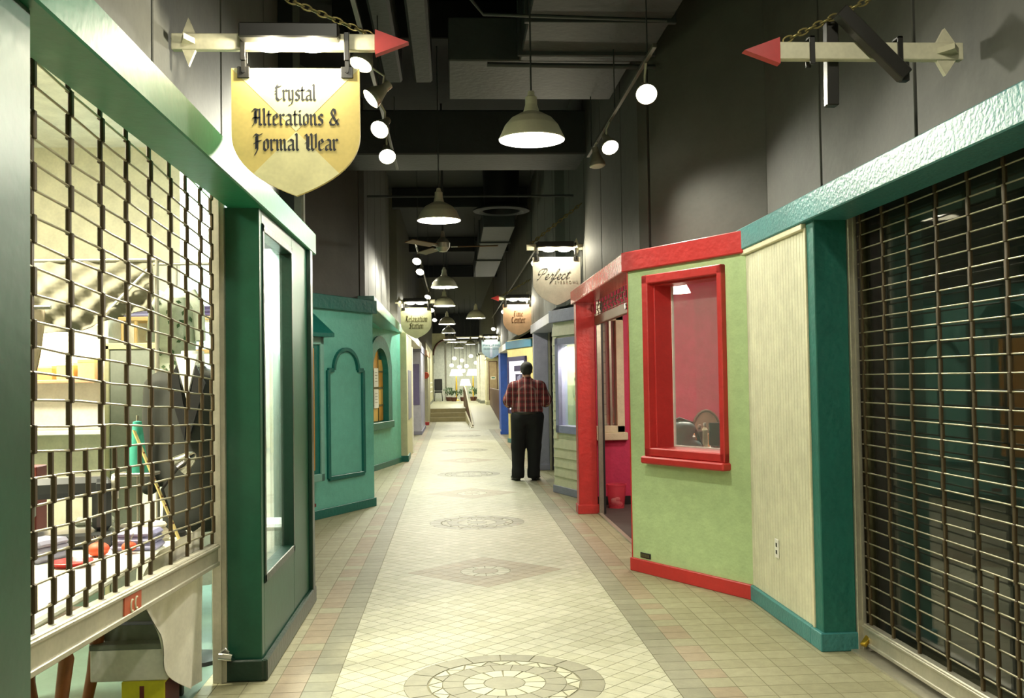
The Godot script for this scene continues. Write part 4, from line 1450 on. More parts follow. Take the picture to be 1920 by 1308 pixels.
func print_text(parent: Node, text: String, centre: Vector3, size: float, m: Material, bold := false) -> void:
	var f := SystemFont.new()
	f.font_names = PackedStringArray(["Droid Sans"])
	f.font_weight = 700 if bold else 400
	var t := TextMesh.new()
	t.font = f
	t.text = text
	t.font_size = 32
	t.pixel_size = size / 32.0
	t.depth = 0.0015
	t.curve_step = 2.0
	part_mesh(parent, "lettering", t, m, Transform3D(Basis(), centre))

# ------------------------------------------------------------------ hanging signs
func shield_poly(w: float, h: float, grow := 0.0) -> PackedVector2Array:
	var p := PackedVector2Array()
	var k := 0.52
	p.append(Vector2(-w * 0.5 - grow, 0 + grow))
	for i in 13:
		var t := i / 12.0
		var a := Vector2(-w * 0.5, -h * k); var b := Vector2(-w * 0.5, -h * 0.82); var c := Vector2(0, -h)
		p.append(a.lerp(b, t).lerp(b.lerp(c, t), t))
	for i in range(11, -1, -1):
		var t := i / 12.0
		var a := Vector2(w * 0.5, -h * k); var b := Vector2(w * 0.5, -h * 0.82); var c := Vector2(0, -h)
		p.append(a.lerp(b, t).lerp(b.lerp(c, t), t))
	p.append(Vector2(w * 0.5 + grow, 0 + grow))
	return p

func chain_run(parent: Node, a: Vector3, b: Vector3, n: int, r: float) -> void:
	for k in n:
		var s := nb()
		var c := a.lerp(b, (k + 0.5) / n)
		var u := (b - a).normalized()
		var v := u.cross(Vector3.BACK).normalized()
		if k % 2: v = u.cross(v).normalized()
		var len := a.distance_to(b) / n * 0.68
		var pts := []
		for i in 11:
			var an := TAU * i / 10.0
			pts.append(c + u * cos(an) * len + v * sin(an) * len * 0.5)
		tube(s, pts, r, 5)
		part(parent, "chain_link", s, M.chain)

# sx: middle of the shield; side -1 hangs from the left wall (tip to the right), +1 from the right wall
func hanging_sign(label: String, sx: float, ytop: float, d: float, side: int, board: Material, wall_x: float, head: bool, tip_len := 0.145) -> Node3D:
	var t := thing("hanging_sign", label, "sign", at(sx, ytop, d), "shield signs hanging from wooden arrows")
	var W := 0.55; var Hh := 0.555
	var s := nb()
	prism(s, shield_poly(W, Hh), -0.012, 0.012)
	part(t, "shield", s, board)
	var y := 0.115
	# arrow
	var tip := -side       # direction of the tip
	var x_tip := tip * 0.345
	var x_tail := wall_x - sx
	s = nb()
	span(s, minf(x_tip, x_tail), maxf(x_tip, x_tail), y - 0.035, y + 0.035, -0.02, 0.02, 0.003)
	part(t, "shaft", s, M.arrow)
	if head:
		s = nb()
		prism(s, PackedVector2Array([Vector2(x_tip, y + 0.055), Vector2(x_tip, y - 0.055), Vector2(x_tip + tip * tip_len, y)]), -0.022, 0.022)
		part(t, "arrowhead", s, M.arrow_red)
	s = nb()
	var xf := x_tail + tip * 0.09
	for q in [1, -1]:
		prism(s, PackedVector2Array([Vector2(xf + tip * 0.012, y + q * 0.034), Vector2(xf - tip * 0.018, y + q * 0.105), Vector2(xf - tip * 0.05, y + q * 0.02)]), -0.012, 0.012)
		prism(s, PackedVector2Array([Vector2(xf + tip * 0.012, q * 0.02), Vector2(xf - tip * 0.018, q * 0.09), Vector2(xf - tip * 0.05, q * 0.01)]), -0.012, 0.012, Transform3D(Basis(Vector3.RIGHT, PI / 2), Vector3(0, y, 0)))
	part(t, "fletching", s, M.arrow)
	# straps and clips
	for q in [-1, 1]:
		s = nb()
		span(s, q * 0.222 - 0.011, q * 0.222 + 0.011, 0.03, y + 0.05, 0.02, 0.03, 0.002)
		span(s, q * 0.222 - 0.011, q * 0.222 + 0.011, 0.03, y + 0.05, -0.03, -0.02, 0.002)
		span(s, q * 0.222 - 0.011, q * 0.222 + 0.011, y + 0.036, y + 0.05, -0.03, 0.03, 0.002)
		span(s, q * 0.222 - 0.008, q * 0.222 + 0.008, -0.02, 0.05, -0.01, 0.024)
		var h := part(t, "strap", s, M.black_paint)
		s = nb()
		span(s, q * 0.222 - 0.026, q * 0.222 + 0.026, -0.044, 0.006, 0.012, 0.02, 0.002)
		part(h, "clip", s, M.black_paint)
		s = nb()
		tube(s, [Vector3(q * 0.222, -0.018, 0.019), Vector3(q * 0.222, -0.018, 0.026)], 0.006, 8)
		part(h, "bolt", s, M.black)
	# lamp housing with two bulbs on the viewer's side
	s = nb()
	span(s, -0.225, 0.195, 0.105, 0.17, 0.03, 0.105, 0.006)
	var hs := part(t, "lamp_housing", s, M.black_paint)
	for q in [-1, 1]:
		s = nb()
		ball(s, Vector3(q * 0.088 - 0.005, 0.072, 0.075), Vector3(0.072, 0.024, 0.024), 14, 9)
		part(hs, "bulb", s, M.sign_bulb)
		omni("bulb_light", Vector3(q * 0.088 - 0.005, 0.072, 0.075), SIGN, 0.02, Color(1, 0.97, 0.86), t)
	return t

func build_signs() -> void:
	var t := hanging_sign("yellow shield sign with blackletter shop name under an arrow", -0.662, 2.86, 4.3, -1, M.sign_yellow, -1.19, true)
	var s := nb()
	var sp := shield_poly(0.55, 0.555)
	for e in [[PackedVector2Array([Vector2(0, -0.275), Vector2(-0.6, -0.875), Vector2(0.6, -0.875)])], [PackedVector2Array([Vector2(0, -0.275), Vector2(-0.6, 0.325), Vector2(0.6, 0.325)])]]:
		for poly in Geometry2D.intersect_polygons(sp, e[0]): prism(s, poly, 0.012, 0.0128)
	part(t, "pale_quarter", s, M.sign_pale)
	write_pen(t, "Crystal", BLACK, Vector3(0.0, -0.142, 0.0126), 0.05, 0.105, 0.0, M.ink, 1.05)
	write_pen(t, "Alterations &", BLACK, Vector3(0.0, -0.25, 0.0126), 0.052, 0.105, 0.0, M.ink, 1.12)
	write_pen(t, "Formal Wear", BLACK, Vector3(0.0, -0.36, 0.0126), 0.052, 0.105, 0.0, M.ink, 1.12)
	chain_run(t, Vector3(0.33, 0.15, 0.0), Vector3(-0.53, 0.52, 0.0), 26, 0.0045)
	# script sign
	t = hanging_sign("off white shield sign lettered in flowing script", 1.213, 2.895, 11.3, 1, M.sign_white, 1.52, false)
	write_pen(t, "Perfect", SCRIPT, Vector3(-0.04, -0.26, 0.0126), 0.085, 0.075, 0.32, M.ink, 1.25)
	print_text(t, "E Y E B R O W S", Vector3(0.11, -0.292, 0.013), 0.04, M.grey_ink)
	chain_run(t, Vector3(-0.3, 0.15, 0.0), Vector3(0.3, 0.62, 0.0), 18, 0.006)
	# relaxation sign
	t = hanging_sign("pale green shield sign beside the teal fascia", -0.645, 2.81, 17.9, -1, M.sign_green, -1.02, false)
	write_pen(t, "Relaxation", BLACK, Vector3(0.0, -0.255, 0.0126), 0.08, 0.11, 0.12, M.sign_olive, 1.0)
	write_pen(t, "Station", BLACK, Vector3(0.0, -0.375, 0.0126), 0.075, 0.11, 0.12, M.sign_olive, 1.0)
	# time centre sign
	t = hanging_sign("peach shield sign with brown blackletter words", 1.188, 2.83, 17.6, 1, M.sign_peach, 1.42, true)
	write_pen(t, "The", BLACK, Vector3(0.0, -0.1, 0.0126), 0.04, 0.08, 0.05, M.sign_tan, 1.0)
	write_pen(t, "Time", BLACK, Vector3(0.0, -0.215, 0.0126), 0.07, 0.1, 0.05, M.sign_brown, 1.05)
	write_pen(t, "Center", BLACK, Vector3(0.0, -0.33, 0.0126), 0.078, 0.11, 0.05, M.sign_brown, 1.05)
	chain_run(t, Vector3(-0.3, 0.15, 0.0), Vector3(0.23, 0.45, 0.0), 14, 0.006)
	# small blue sign
	t = hanging_sign("small pale blue shield sign with a white cross, farthest along", 1.139, 2.655, 29.0, 1, M.sign_blue, 1.42, false)
	s = nb()
	span(s, -0.035, 0.035, -0.5, -0.1, 0.012, 0.013)
	span(s, -0.2, 0.2, -0.2, -0.18, 0.012, 0.013)
	part(t, "pale_cross", s, M.sign_pale_blue)
	print_text(t, "Place of Art", Vector3(0.0, -0.16, 0.0132), 0.09, M.sign_slate, true)
	print_text(t, "FRAMES GIFTS", Vector3(0.0, -0.265, 0.0132), 0.07, M.sign_slate)
	# bare arrow on the right
	t = thing("wooden_arrow", "bare wooden arrow with a red tip and dangling black bars", "arrow", at(1.7, 2.845, 4.0))
	s = nb()
	span(s, -0.325, 0.46, -0.036, 0.036, -0.02, 0.02, 0.003)
	part(t, "shaft", s, M.arrow)
	s = nb()
	prism(s, PackedVector2Array([Vector2(-0.325, 0.055), Vector2(-0.325, -0.055), Vector2(-0.475, 0.0)]), -0.022, 0.022)
	part(t, "arrowhead", s, M.arrow_red)
	s = nb()
	for q in [1, -1]:
		prism(s, PackedVector2Array([Vector2(0.345, q * 0.03), Vector2(0.385, q * 0.1), Vector2(0.455, q * 0.0), Vector2(0.36, q * 0.0)]), -0.012, 0.012)
		prism(s, PackedVector2Array([Vector2(0.345, q * 0.02), Vector2(0.385, q * 0.09), Vector2(0.455, q * 0.0), Vector2(0.36, q * 0.0)]), -0.012, 0.012, Transform3D(Basis(Vector3.RIGHT, PI / 2), Vector3.ZERO))
	part(t, "fletching", s, M.arrow)
	for x in [-0.19, 0.185]:
		s = nb()
		span(s, x - 0.011, x + 0.011, -0.06, 0.06, 0.02, 0.03, 0.002)
		span(s, x - 0.011, x + 0.011, -0.06, 0.06, -0.03, -0.02, 0.002)
		span(s, x - 0.011, x + 0.011, 0.05, 0.06, -0.03, 0.03, 0.002)
		part(t, "strap", s, M.black_paint)
	s = nb()
	bar(s, Vector3(-0.08, 0.14, -0.05), Vector3(-0.085, -0.215, -0.05), 0.05, 0.05, 0.004, Vector3.BACK)
	part(t, "hanging_bar", s, M.black_paint)
	s = nb()
	bar(s, Vector3(-0.085, 0.15, 0.06), Vector3(0.185, -0.12, 0.06), 0.055, 0.06, 0.004, Vector3.BACK)
	bar(s, Vector3(0.185, -0.06, 0.05), Vector3(0.185, -0.14, 0.05), 0.035, 0.035, 0.003, Vector3.BACK)
	part(t, "diagonal_bar", s, M.black_paint)
	chain_run(t, Vector3(-0.3, 0.045, 0.0), Vector3(0.48, 0.42, 0.0), 24, 0.0045)

# ------------------------------------------------------------------ smooth bodies
# bones: [a, ra, b, rb, flat] capsules joined smoothly and meshed as surface nets
func body_mesh(s: SurfaceTool, bones: Array, cell: float, k: float, clip_top := 1e9, clip_low := -1e9) -> void:
	var lo := Vector3.ONE * 1e9; var hi := -lo
	for b in bones:
		for e in [[b[0], b[1]], [b[2], b[3]]]:
			lo = lo.min(e[0] - Vector3.ONE * (e[1] * 1.25 + cell * 3)); hi = hi.max(e[0] + Vector3.ONE * (e[1] * 1.25 + cell * 3))
	var nx := int((hi.x - lo.x) / cell) + 2; var ny := int((hi.y - lo.y) / cell) + 2; var nz := int((hi.z - lo.z) / cell) + 2
	var f := PackedFloat32Array()
	f.resize(nx * ny * nz)
	f.fill(1.0)
	for b in bones:
		var a: Vector3 = b[0]; var ra: float = b[1]; var c: Vector3 = b[2]; var rb: float = b[3]
		var fl: Vector3 = b[4] if b.size() > 4 else Vector3.ONE
		var pad := maxf(ra, rb) * 1.25 + k + cell * 2
		var p0 := ((a.min(c) - Vector3.ONE * pad - lo) / cell).floor(); var p1 := ((a.max(c) + Vector3.ONE * pad - lo) / cell).ceil()
		var ab := c - a
		var l2 := maxf(ab.length_squared(), 1e-9)
		for z in range(maxi(0, int(p0.z)), mini(nz, int(p1.z) + 1)):
			for y in range(maxi(0, int(p0.y)), mini(ny, int(p1.y) + 1)):
				for x in range(maxi(0, int(p0.x)), mini(nx, int(p1.x) + 1)):
					var p := lo + Vector3(x, y, z) * cell
					var t := clampf((p - a).dot(ab) / l2, 0.0, 1.0)
					var d := ((p - a - ab * t) / fl).length() - lerpf(ra, rb, t)
					var i := (z * ny + y) * nx + x
					var h := maxf(k - absf(f[i] - d), 0.0) / k
					f[i] = minf(f[i], d) - h * h * k * 0.25
	if clip_top < 1e8 or clip_low > -1e8:
		for z in nz:
			for y in ny:
				var yy := lo.y + y * cell
				var cut := maxf(yy - clip_top, clip_low - yy)
				for x in nx:
					var i := (z * ny + y) * nx + x
					f[i] = maxf(f[i], cut)
	var ids := {}
	var verts := PackedVector3Array()
	var off := [0, 1, nx, nx + 1, nx * ny, nx * ny + 1, nx * ny + nx, nx * ny + nx + 1]
	for z in nz - 1:
		for y in ny - 1:
			for x in nx - 1:
				var i := (z * ny + y) * nx + x
				var neg := 0
				for o in off: if f[i + o] < 0.0: neg += 1
				if neg == 0 or neg == 8: continue
				var sum := Vector3.ZERO
				var n := 0
				for e in [[0, 1], [2, 3], [4, 5], [6, 7], [0, 2], [1, 3], [4, 6], [5, 7], [0, 4], [1, 5], [2, 6], [3, 7]]:
					var va := f[i + off[e[0]]]; var vb := f[i + off[e[1]]]
					if (va < 0.0) == (vb < 0.0): continue
					var t := va / (va - vb)
					var pa := Vector3(e[0] & 1, (e[0] >> 1) & 1, e[0] >> 2); var pb := Vector3(e[1] & 1, (e[1] >> 1) & 1, e[1] >> 2)
					sum += pa.lerp(pb, t)
					n += 1
				ids[i] = verts.size()
				verts.append(lo + (Vector3(x, y, z) + sum / n) * cell)
	var quads := []
	var dirs := [1, nx, nx * ny]
	for i in ids:
		for ax in 3:
			var d1: int = dirs[(ax + 1) % 3]; var d2: int = dirs[(ax + 2) % 3]
			if (f[i] < 0.0) == (f[i + dirs[ax]] < 0.0): continue
			if not (ids.has(i - d1) and ids.has(i - d2) and ids.has(i - d1 - d2)): continue
			var q := [ids[i], ids[i - d1], ids[i - d1 - d2], ids[i - d2]]
			if f[i] >= 0.0: q.reverse()
			quads.append(q)
	var nrm := PackedVector3Array()
	nrm.resize(verts.size())
	for q in quads:
		var n := (verts[q[2]] - verts[q[0]]).cross(verts[q[3]] - verts[q[1]])
		for v in q: nrm[v] += n
	for q in quads:
		for j in [0, 2, 1, 0, 3, 2]:
			s.set_normal(nrm[q[j]].normalized())
			s.add_vertex(verts[q[j]])

func build_person() -> void:
	var t := thing("person", "man in a red plaid shirt and black trousers seen from behind", "person", at(1.09, 0, 14.6, -0.05))
	var hl := Vector3(-0.105, 0.93, 0.0); var hr := Vector3(0.115, 0.93, 0.0)
	var kl := Vector3(-0.135, 0.5, -0.02); var kr := Vector3(0.10, 0.5, -0.02)
	var al := Vector3(-0.145, 0.1, 0.02); var ar := Vector3(0.085, 0.1, 0.02)
	var sl := Vector3(-0.2, 1.37, 0.0); var sr := Vector3(0.21, 1.375, 0.0)
	var el := Vector3(-0.285, 1.13, -0.03); var er := Vector3(0.30, 1.13, -0.04)
	var wl := Vector3(-0.12, 1.07, -0.26); var wr := Vector3(0.14, 1.10, -0.27)
	# skin: head, neck, arms and the body under the clothes
	var s := nb()
	var hc := Vector3(0.005, 1.62, -0.035)
	body_mesh(s, [[Vector3(0, 1.0, 0), 0.12, Vector3(0, 1.3, 0.0), 0.13], [Vector3(-0.12, 1.37, 0), 0.07, Vector3(0.12, 1.37, 0), 0.07], [Vector3(0, 1.4, 0.0), 0.062, hc + Vector3(0, -0.04, 0.01), 0.06],
		[sl, 0.05, el, 0.042], [sr, 0.05, er, 0.042], [el, 0.042, wl, 0.028], [er, 0.042, wr, 0.028]], 0.014, 0.03)
	body_mesh(s, [[hc + Vector3(0, 0.025, 0.005), 0.086, hc + Vector3(0, 0.005, -0.02), 0.08, Vector3(0.92, 1.05, 1.08)], [hc + Vector3(0, -0.055, -0.045), 0.05, hc + Vector3(0, -0.075, -0.055), 0.038],
		[hc + Vector3(0, 0.0, -0.1), 0.014, hc + Vector3(0, -0.03, -0.118), 0.016], [hc + Vector3(-0.08, 0.01, 0.0), 0.014, hc + Vector3(-0.084, -0.03, -0.005), 0.011, Vector3(0.6, 1, 1)], [hc + Vector3(0.08, 0.01, 0.0), 0.014, hc + Vector3(0.084, -0.03, -0.005), 0.011, Vector3(0.6, 1, 1)],
		[hc + Vector3(-0.03, 0.022, -0.092), 0.012, hc + Vector3(-0.045, 0.02, -0.088), 0.01], [hc + Vector3(0.03, 0.022, -0.092), 0.012, hc + Vector3(0.045, 0.02, -0.088), 0.01], [hc + Vector3(-0.022, -0.055, -0.095), 0.009, hc + Vector3(0.022, -0.055, -0.095), 0.009],
		[hc + Vector3(0, -0.05, 0.0), 0.062, hc + Vector3(0, -0.13, 0.02), 0.06]], 0.007, 0.02)
	for h in [[wl, 1.0], [wr, -1.0]]:
		var w: Vector3 = h[0]; var q: float = h[1]
		var fw := Vector3(q * 0.35, 0.05, -1).normalized()
		var sd := Vector3(1, 0, 0.3 * q)
		var pm := w + fw * 0.055
		var bones := [[w, 0.026, pm, 0.024, Vector3(1.2, 0.8, 1)], [pm - sd * 0.022, 0.018, pm + sd * 0.022, 0.018]]
		for k in 4:
			var root := pm + sd * (-0.03 + 0.02 * k) * q + fw * 0.02
			var mid: Vector3 = root + fw * [0.03, 0.036, 0.033, 0.026][k] + Vector3(0, -0.01, 0)
			bones.append([root, 0.0095, mid, 0.0088])
			bones.append([mid, 0.0088, mid + fw * 0.022 + Vector3(0, -0.022, 0), 0.0078])
		var th := w + fw * 0.03 + sd * 0.03 * q
		bones.append([w + fw * 0.02, 0.014, th + Vector3(0, 0.012, 0), 0.011])
		bones.append([th + Vector3(0, 0.012, 0), 0.011, th + fw * 0.035 + Vector3(0, 0.014, 0), 0.009])
		body_mesh(s, bones, 0.005, 0.008)
	part(t, "body", s, M.skin)
	# hair
	s = nb()
	body_mesh(s, [[hc + Vector3(0, 0.038, 0.012), 0.097, hc + Vector3(0, 0.03, 0.005), 0.095, Vector3(0.96, 1.0, 1.06)], [hc + Vector3(-0.03, -0.02, 0.055), 0.045, hc + Vector3(0.03, -0.02, 0.055), 0.045]], 0.009, 0.02)
	part(t, "hair", s, M.hair)
	# shirt
	s = nb()
	body_mesh(s, [[Vector3(0.0, 1.05, 0.01), 0.185, Vector3(0.005, 1.28, 0.0), 0.185, Vector3(1.1, 1, 0.78)], [Vector3(-0.13, 1.34, 0.01), 0.09, Vector3(0.14, 1.345, 0.01), 0.09], [Vector3(0, 1.40, 0.01), 0.085, Vector3(0.0, 1.49, 0.0), 0.068], [Vector3(-0.02, 1.45, 0.01), 0.06, sl + Vector3(0.03, 0.02, 0), 0.07], [Vector3(0.02, 1.45, 0.01), 0.06, sr + Vector3(-0.03, 0.02, 0), 0.07],
		[sl, 0.084, el + Vector3(0.02, 0.05, 0.0), 0.08], [sr, 0.084, er + Vector3(-0.02, 0.05, 0.0), 0.08], [el + Vector3(0.02, 0.06, 0.0), 0.08, el + Vector3(0.02, 0.01, -0.06), 0.074], [er + Vector3(-0.02, 0.06, 0.0), 0.08, er + Vector3(-0.02, 0.01, -0.06), 0.074],
		[Vector3(-0.16, 1.03, 0.0), 0.07, Vector3(0.17, 1.03, 0.0), 0.07]], 0.014, 0.05, 1.505, 1.0)
	part(t, "shirt", s, M.plaid)
	s = nb()
	lathe(s, [Vector2(0.076, 1.475), Vector2(0.079, 1.5), Vector2(0.071, 1.525), Vector2(0.066, 1.52), Vector2(0.064, 1.48)], 20, Transform3D(Basis.from_scale(Vector3(1, 1, 1)), Vector3(0, 0, 0.0)))
	part(t, "collar", s, M.plaid)
	s = nb()
	lathe(s, [Vector2(0.206, 0.975), Vector2(0.209, 0.98), Vector2(0.209, 1.01), Vector2(0.206, 1.015)], 28, Transform3D(Basis.from_scale(Vector3(1, 1, 0.8)), Vector3(0, 0, 0.01)))
	part(t, "belt", s, M.belt)
	# trousers
	s = nb()
	body_mesh(s, [[Vector3(-0.06, 0.93, 0.01), 0.152, Vector3(0.07, 0.93, 0.01), 0.152], [hl, 0.14, kl, 0.104], [hr, 0.14, kr, 0.104], [kl, 0.104, al, 0.086], [kr, 0.104, ar, 0.086], [al + Vector3(0, 0.03, 0), 0.09, al + Vector3(0, -0.03, -0.015), 0.09], [ar + Vector3(0, 0.03, 0), 0.09, ar + Vector3(0, -0.03, -0.015), 0.09],
		[Vector3(-0.1, 0.9, 0.07), 0.09, Vector3(-0.09, 0.84, 0.07), 0.08], [Vector3(0.11, 0.9, 0.07), 0.09, Vector3(0.10, 0.84, 0.07), 0.08]], 0.014, 0.03, 1.0, 0.035)
	part(t, "trousers", s, M.trousers)
	for q in [[al, -1.0], [ar, 1.0]]:
		s = nb()
		var a: Vector3 = Vector3(q[0].x, 0.045, q[0].z + 0.03)
		var toe := a + Vector3(q[1] * 0.07, -0.005, -0.20)
		body_mesh(s, [[a, 0.045, a.lerp(toe, 0.5) + Vector3(0, 0.0, 0), 0.044, Vector3(0.9, 1, 1)], [a.lerp(toe, 0.5), 0.044, toe, 0.036, Vector3(1.05, 0.85, 1)], [a + Vector3(0, 0.04, -0.02), 0.045, a + Vector3(0, 0.02, -0.03), 0.045]], 0.009, 0.02, 1.0, 0.004)
		var sh := part(t, "shoe", s, M.shoe)
		s = nb()
		bar(s, a + Vector3(0, -0.038, 0.03), toe + Vector3(0, -0.033, -0.02), 0.008, 0.085, 0.003)
		part(sh, "sole", s, M.black)

# ------------------------------------------------------------------ inside the green storefront
func build_left_shop() -> void:
	var s := nb()
	slab("wall_left", "cream end wall of the sewing shop", M.shop_cream, [-4.3, -2.05, 0, 3.3, 7.6, 7.7])
	slab("wall_left", "cream back wall of the sewing shop", M.shop_cream, [-4.3, -4.2, 0, 3.3, -2.5, 7.6])
	slab("wall_left", "white side wall of the bright alcove", M.aqua_white, [-2.15, -2.05, 0, 3.3, 7.7, 8.9])
	slab("wall_left", "white end wall of the bright alcove", M.aqua_white, [-2.05, -1.3, 0, 3.3, 8.8, 8.9])
	var w := thing("wall_left", "white slanting wall of the bright alcove", "", Transform3D(), "", "structure")
	bar(s, P(-1.08, 1.21, 6.9), P(-1.38, 1.21, 8.8), 2.42, 0.1)
	part(w, "body", s, M.aqua_white)
	s = nb()
	bar(s, P(-1.02, 1.21, 6.87), P(-1.32, 1.21, 8.8), 2.42, 0.02)
	part(w, "outer_board", s, M.dark_green)
	slab("ceiling", "white ceiling of the sewing shop", M.shop_white, [-4.3, -1.3, 3.3, 3.4, -2.5, 8.9])
	w = thing("floor", "grey green floor of the sewing shop", "", Transform3D(), "", "structure")
	s = nb()
	wbox(s, -4.3, -1.75, -0.2, 0.001, -2.5, 8.9)
	wbox(s, -1.75, -1.26, -0.1, 0.001, -2.5, 8.9)
	part(w, "sheet", s, M.shop_floor)
	# ceiling panels
	for p in [[-2.6, 4.6, 32.0], [-1.75, 8.1, 36.0]]:
		var l := thing("ceiling_light", "square ceiling light panel in the sewing shop %s" % ["above the white table" if p[1] < 5 else "in the white alcove"], "light", at(p[0], 3.26, p[1]), "ceiling lights of the sewing shop")
		s = nb()
		span(s, -0.34, 0.34, 0.0, 0.04, -0.34, 0.34, 0.006)
		part(l, "frame", s, M.white)
		s = nb()
		span(s, -0.3, 0.3, -0.006, 0.0, -0.3, 0.3)
		part(l, "diffuser", s, M.panel_glow)
		area("panel_light", Vector3(0, -0.02, 0), Vector3.DOWN, Vector2(0.58, 0.58), p[2], Color(1, 0.97, 0.86) if p[1] < 5 else Color(0.93, 1.0, 0.97), l)
	# swag of grey cloth on a rail
	var t := thing("cloth_swag", "large olive grey pleated cloth draped on a rail in the sewing shop", "cloth", at(-2.1, 0, 5.6))
	s = nb()
	sheet(s, func(u, v):
		var fold: float = 0.022 * sin((u * 5.0 + v * 2.6) * TAU) + 0.01 * sin((u * 11.0 - v * 3.0) * TAU)
		return Vector3(lerpf(-0.62, 0.44, u), 2.19 - v * (0.46 - 0.2 * u * u) + 0.012 * sin(u * 17.0) * v, fold * (0.3 + v) + 0.18 * v * (1.0 - u)), 60, 16, 0.004)
	part(t, "cloth", s, M.swag)
	s = nb()
	tube(s, [Vector3(-0.7, 2.195, 0), Vector3(0.48, 2.195, 0)], 0.012, 8)
	part(t, "rail", s, M.steel)
	for x in [-0.66, 0.46]:
		s = nb()
		tube(s, [Vector3(x, 0.0, 0), Vector3(x, 2.2, 0)], 0.012, 8)
		part(t, "post", s, M.steel)
	s = nb()
	tube(s, [Vector3(0.44, 2.15, 0.05), Vector3(0.2, 1.9, 0.05)], 0.008, 8)
	part(t, "tie_rod", s, M.white)
	t = thing("hanging_drape", "beige drape tapering down at the near edge of the grille opening", "cloth", at(-1.98, 0, 4.75))
	s = nb()
	sheet(s, func(u, v): return Vector3(-0.12 + u * lerpf(0.19, 0.06, v) + 0.05 * sin(v * 2.0), 1.86 - v * 0.42, 0.02 * sin(u * 12.0)), 14, 10, 0.004)
	part(t, "cloth", s, M.beige)
	s = nb()
	tube(s, [Vector3(-0.14, 1.87, 0), Vector3(0.1, 1.87, 0)], 0.01, 8)
	tube(s, [Vector3(0.0, 1.87, 0), Vector3(0.0, 3.3, 0)], 0.004, 6)
	part(t, "hanger", s, M.steel)
	# lace gown
	t = thing("lace_gown", "white lace gown with green sprigs on a hanger beside the dark suit", "dress", at(-1.60, 0, 5.85))
	s = nb()
	lathe(s, [Vector2(0.24, 0.35), Vector2(0.17, 1.2), Vector2(0.1, 1.62), Vector2(0.12, 1.85), Vector2(0.105, 2.0), Vector2(0.05, 2.06)], 28, Transform3D(Basis.from_scale(Vector3(1, 1, 0.5)), Vector3.ZERO))
	part(t, "bodice", s, M.lace)
	for q in [-1, 1]:
		s = nb()
		tube(s, [Vector3(q * 0.07, 2.03, 0), Vector3(q * 0.12, 1.95, 0.0), Vector3(q * 0.14, 1.75, 0.02)], 0.045, 10, 0.03)
		part(t, "sleeve", s, M.lace)
	for k in 26:
		s = nb()
		var an := rng.randf_range(-0.9, 0.9); var y := rng.randf_range(1.5, 2.0)
		var p := Vector3(0.115 * sin(an), y, 0.065 * cos(an))
		prism(s, PackedVector2Array([Vector2(0, -0.018), Vector2(0.01, 0), Vector2(0, 0.018), Vector2(-0.01, 0)]), 0.0, 0.003, Transform3D(Basis(Vector3.UP, an) * Basis(Vector3.BACK, rng.randf() * 3.0), p))
		part(t, "sprig", s, M.leaf)
	s = nb()
	tube(s, [Vector3(0, 2.06, 0), Vector3(0, 2.2, 0)], 0.006, 6)
	tube(s, [Vector3(-0.3, 2.2, 0), Vector3(0.2, 2.2, 0)], 0.01, 6)
	tube(s, [Vector3(0.2, 2.2, 0), Vector3(0.2, 0.0, 0)], 0.01, 6)
	part(t, "stand", s, M.steel)
	# dark suit on a dress form
	t = thing("dress_form", "tailor's form in a dark suit jacket and white collar", "mannequin", at(-1.42, 0, 5.5))
	s = nb()
	body_mesh(s, [[Vector3(0, 0.78, 0), 0.15, Vector3(0, 1.05, 0), 0.13, Vector3(1.1, 1, 0.75)], [Vector3(0, 1.05, 0), 0.13, Vector3(0, 1.4, 0), 0.15, Vector3(1.15, 1, 0.75)], [Vector3(-0.15, 1.5, 0), 0.075, Vector3(0.15, 1.5, 0), 0.075], [Vector3(-0.2, 1.48, 0), 0.065, Vector3(-0.23, 0.95, 0.02), 0.05], [Vector3(0.2, 1.48, 0), 0.065, Vector3(0.23, 0.95, 0.02), 0.05], [Vector3(0, 1.52, 0), 0.07, Vector3(0, 1.62, 0), 0.055]], 0.02, 0.05, 1.62, 0.7)
	part(t, "jacket", s, M.suit)
	s = nb()
	prism(s, PackedVector2Array([Vector2(-0.06, 1.66), Vector2(0.06, 1.66), Vector2(0.0, 1.42)]), 0.11, 0.135)
	lathe(s, [Vector2(0.062, 1.58), Vector2(0.066, 1.6), Vector2(0.06, 1.68), Vector2(0.05, 1.68)], 18)
	part(t, "collar", s, M.white)
	s = nb()
	for q in [-1, 1]: prism(s, PackedVector2Array([Vector2(q * 0.05, 1.6), Vector2(q * 0.1, 1.5), Vector2(q * 0.01, 1.2), Vector2(0.0, 1.3)]), 0.118, 0.14)
	part(t, "lapel", s, M.black)
	s = nb()
	tube(s, [Vector3(0, 0.02, 0), Vector3(0, 0.8, 0)], 0.018, 8)
	lathe(s, [Vector2(0.0, 0.03), Vector2(0.15, 0.02), Vector2(0.16, 0.0), Vector2(0.0, 0.0)], 20)
	part(t, "stand", s, M.black)
	# grey-green screen with a shelf
	t = thing("standing_mirror", "tall grey green framed panel behind the grille", "mirror", at(-1.96, 0, 6.3))
	s = nb()
	span(s, -0.17, 0.17, 0.05, 1.72, -0.02, 0.02, 0.006)
	part(t, "panel", s, M.grey_panel)
	s = nb()
	span(s, -0.2, -0.17, 0, 1.75, -0.025, 0.03, 0.005)
	span(s, 0.17, 0.2, 0, 1.75, -0.025, 0.03, 0.005)
	span(s, -0.2, 0.2, 1.72, 1.76, -0.025, 0.03, 0.005)
	part(t, "frame", s, M.olive_pale)
	t = thing("wooden_shelf", "wooden wall shelf with spindles above the grey green panel", "shelf", at(-2.1, 0, 7.55))
	s = nb()
	span(s, -0.3, 0.6, 1.72, 1.75, 0.0, 0.3, 0.004)
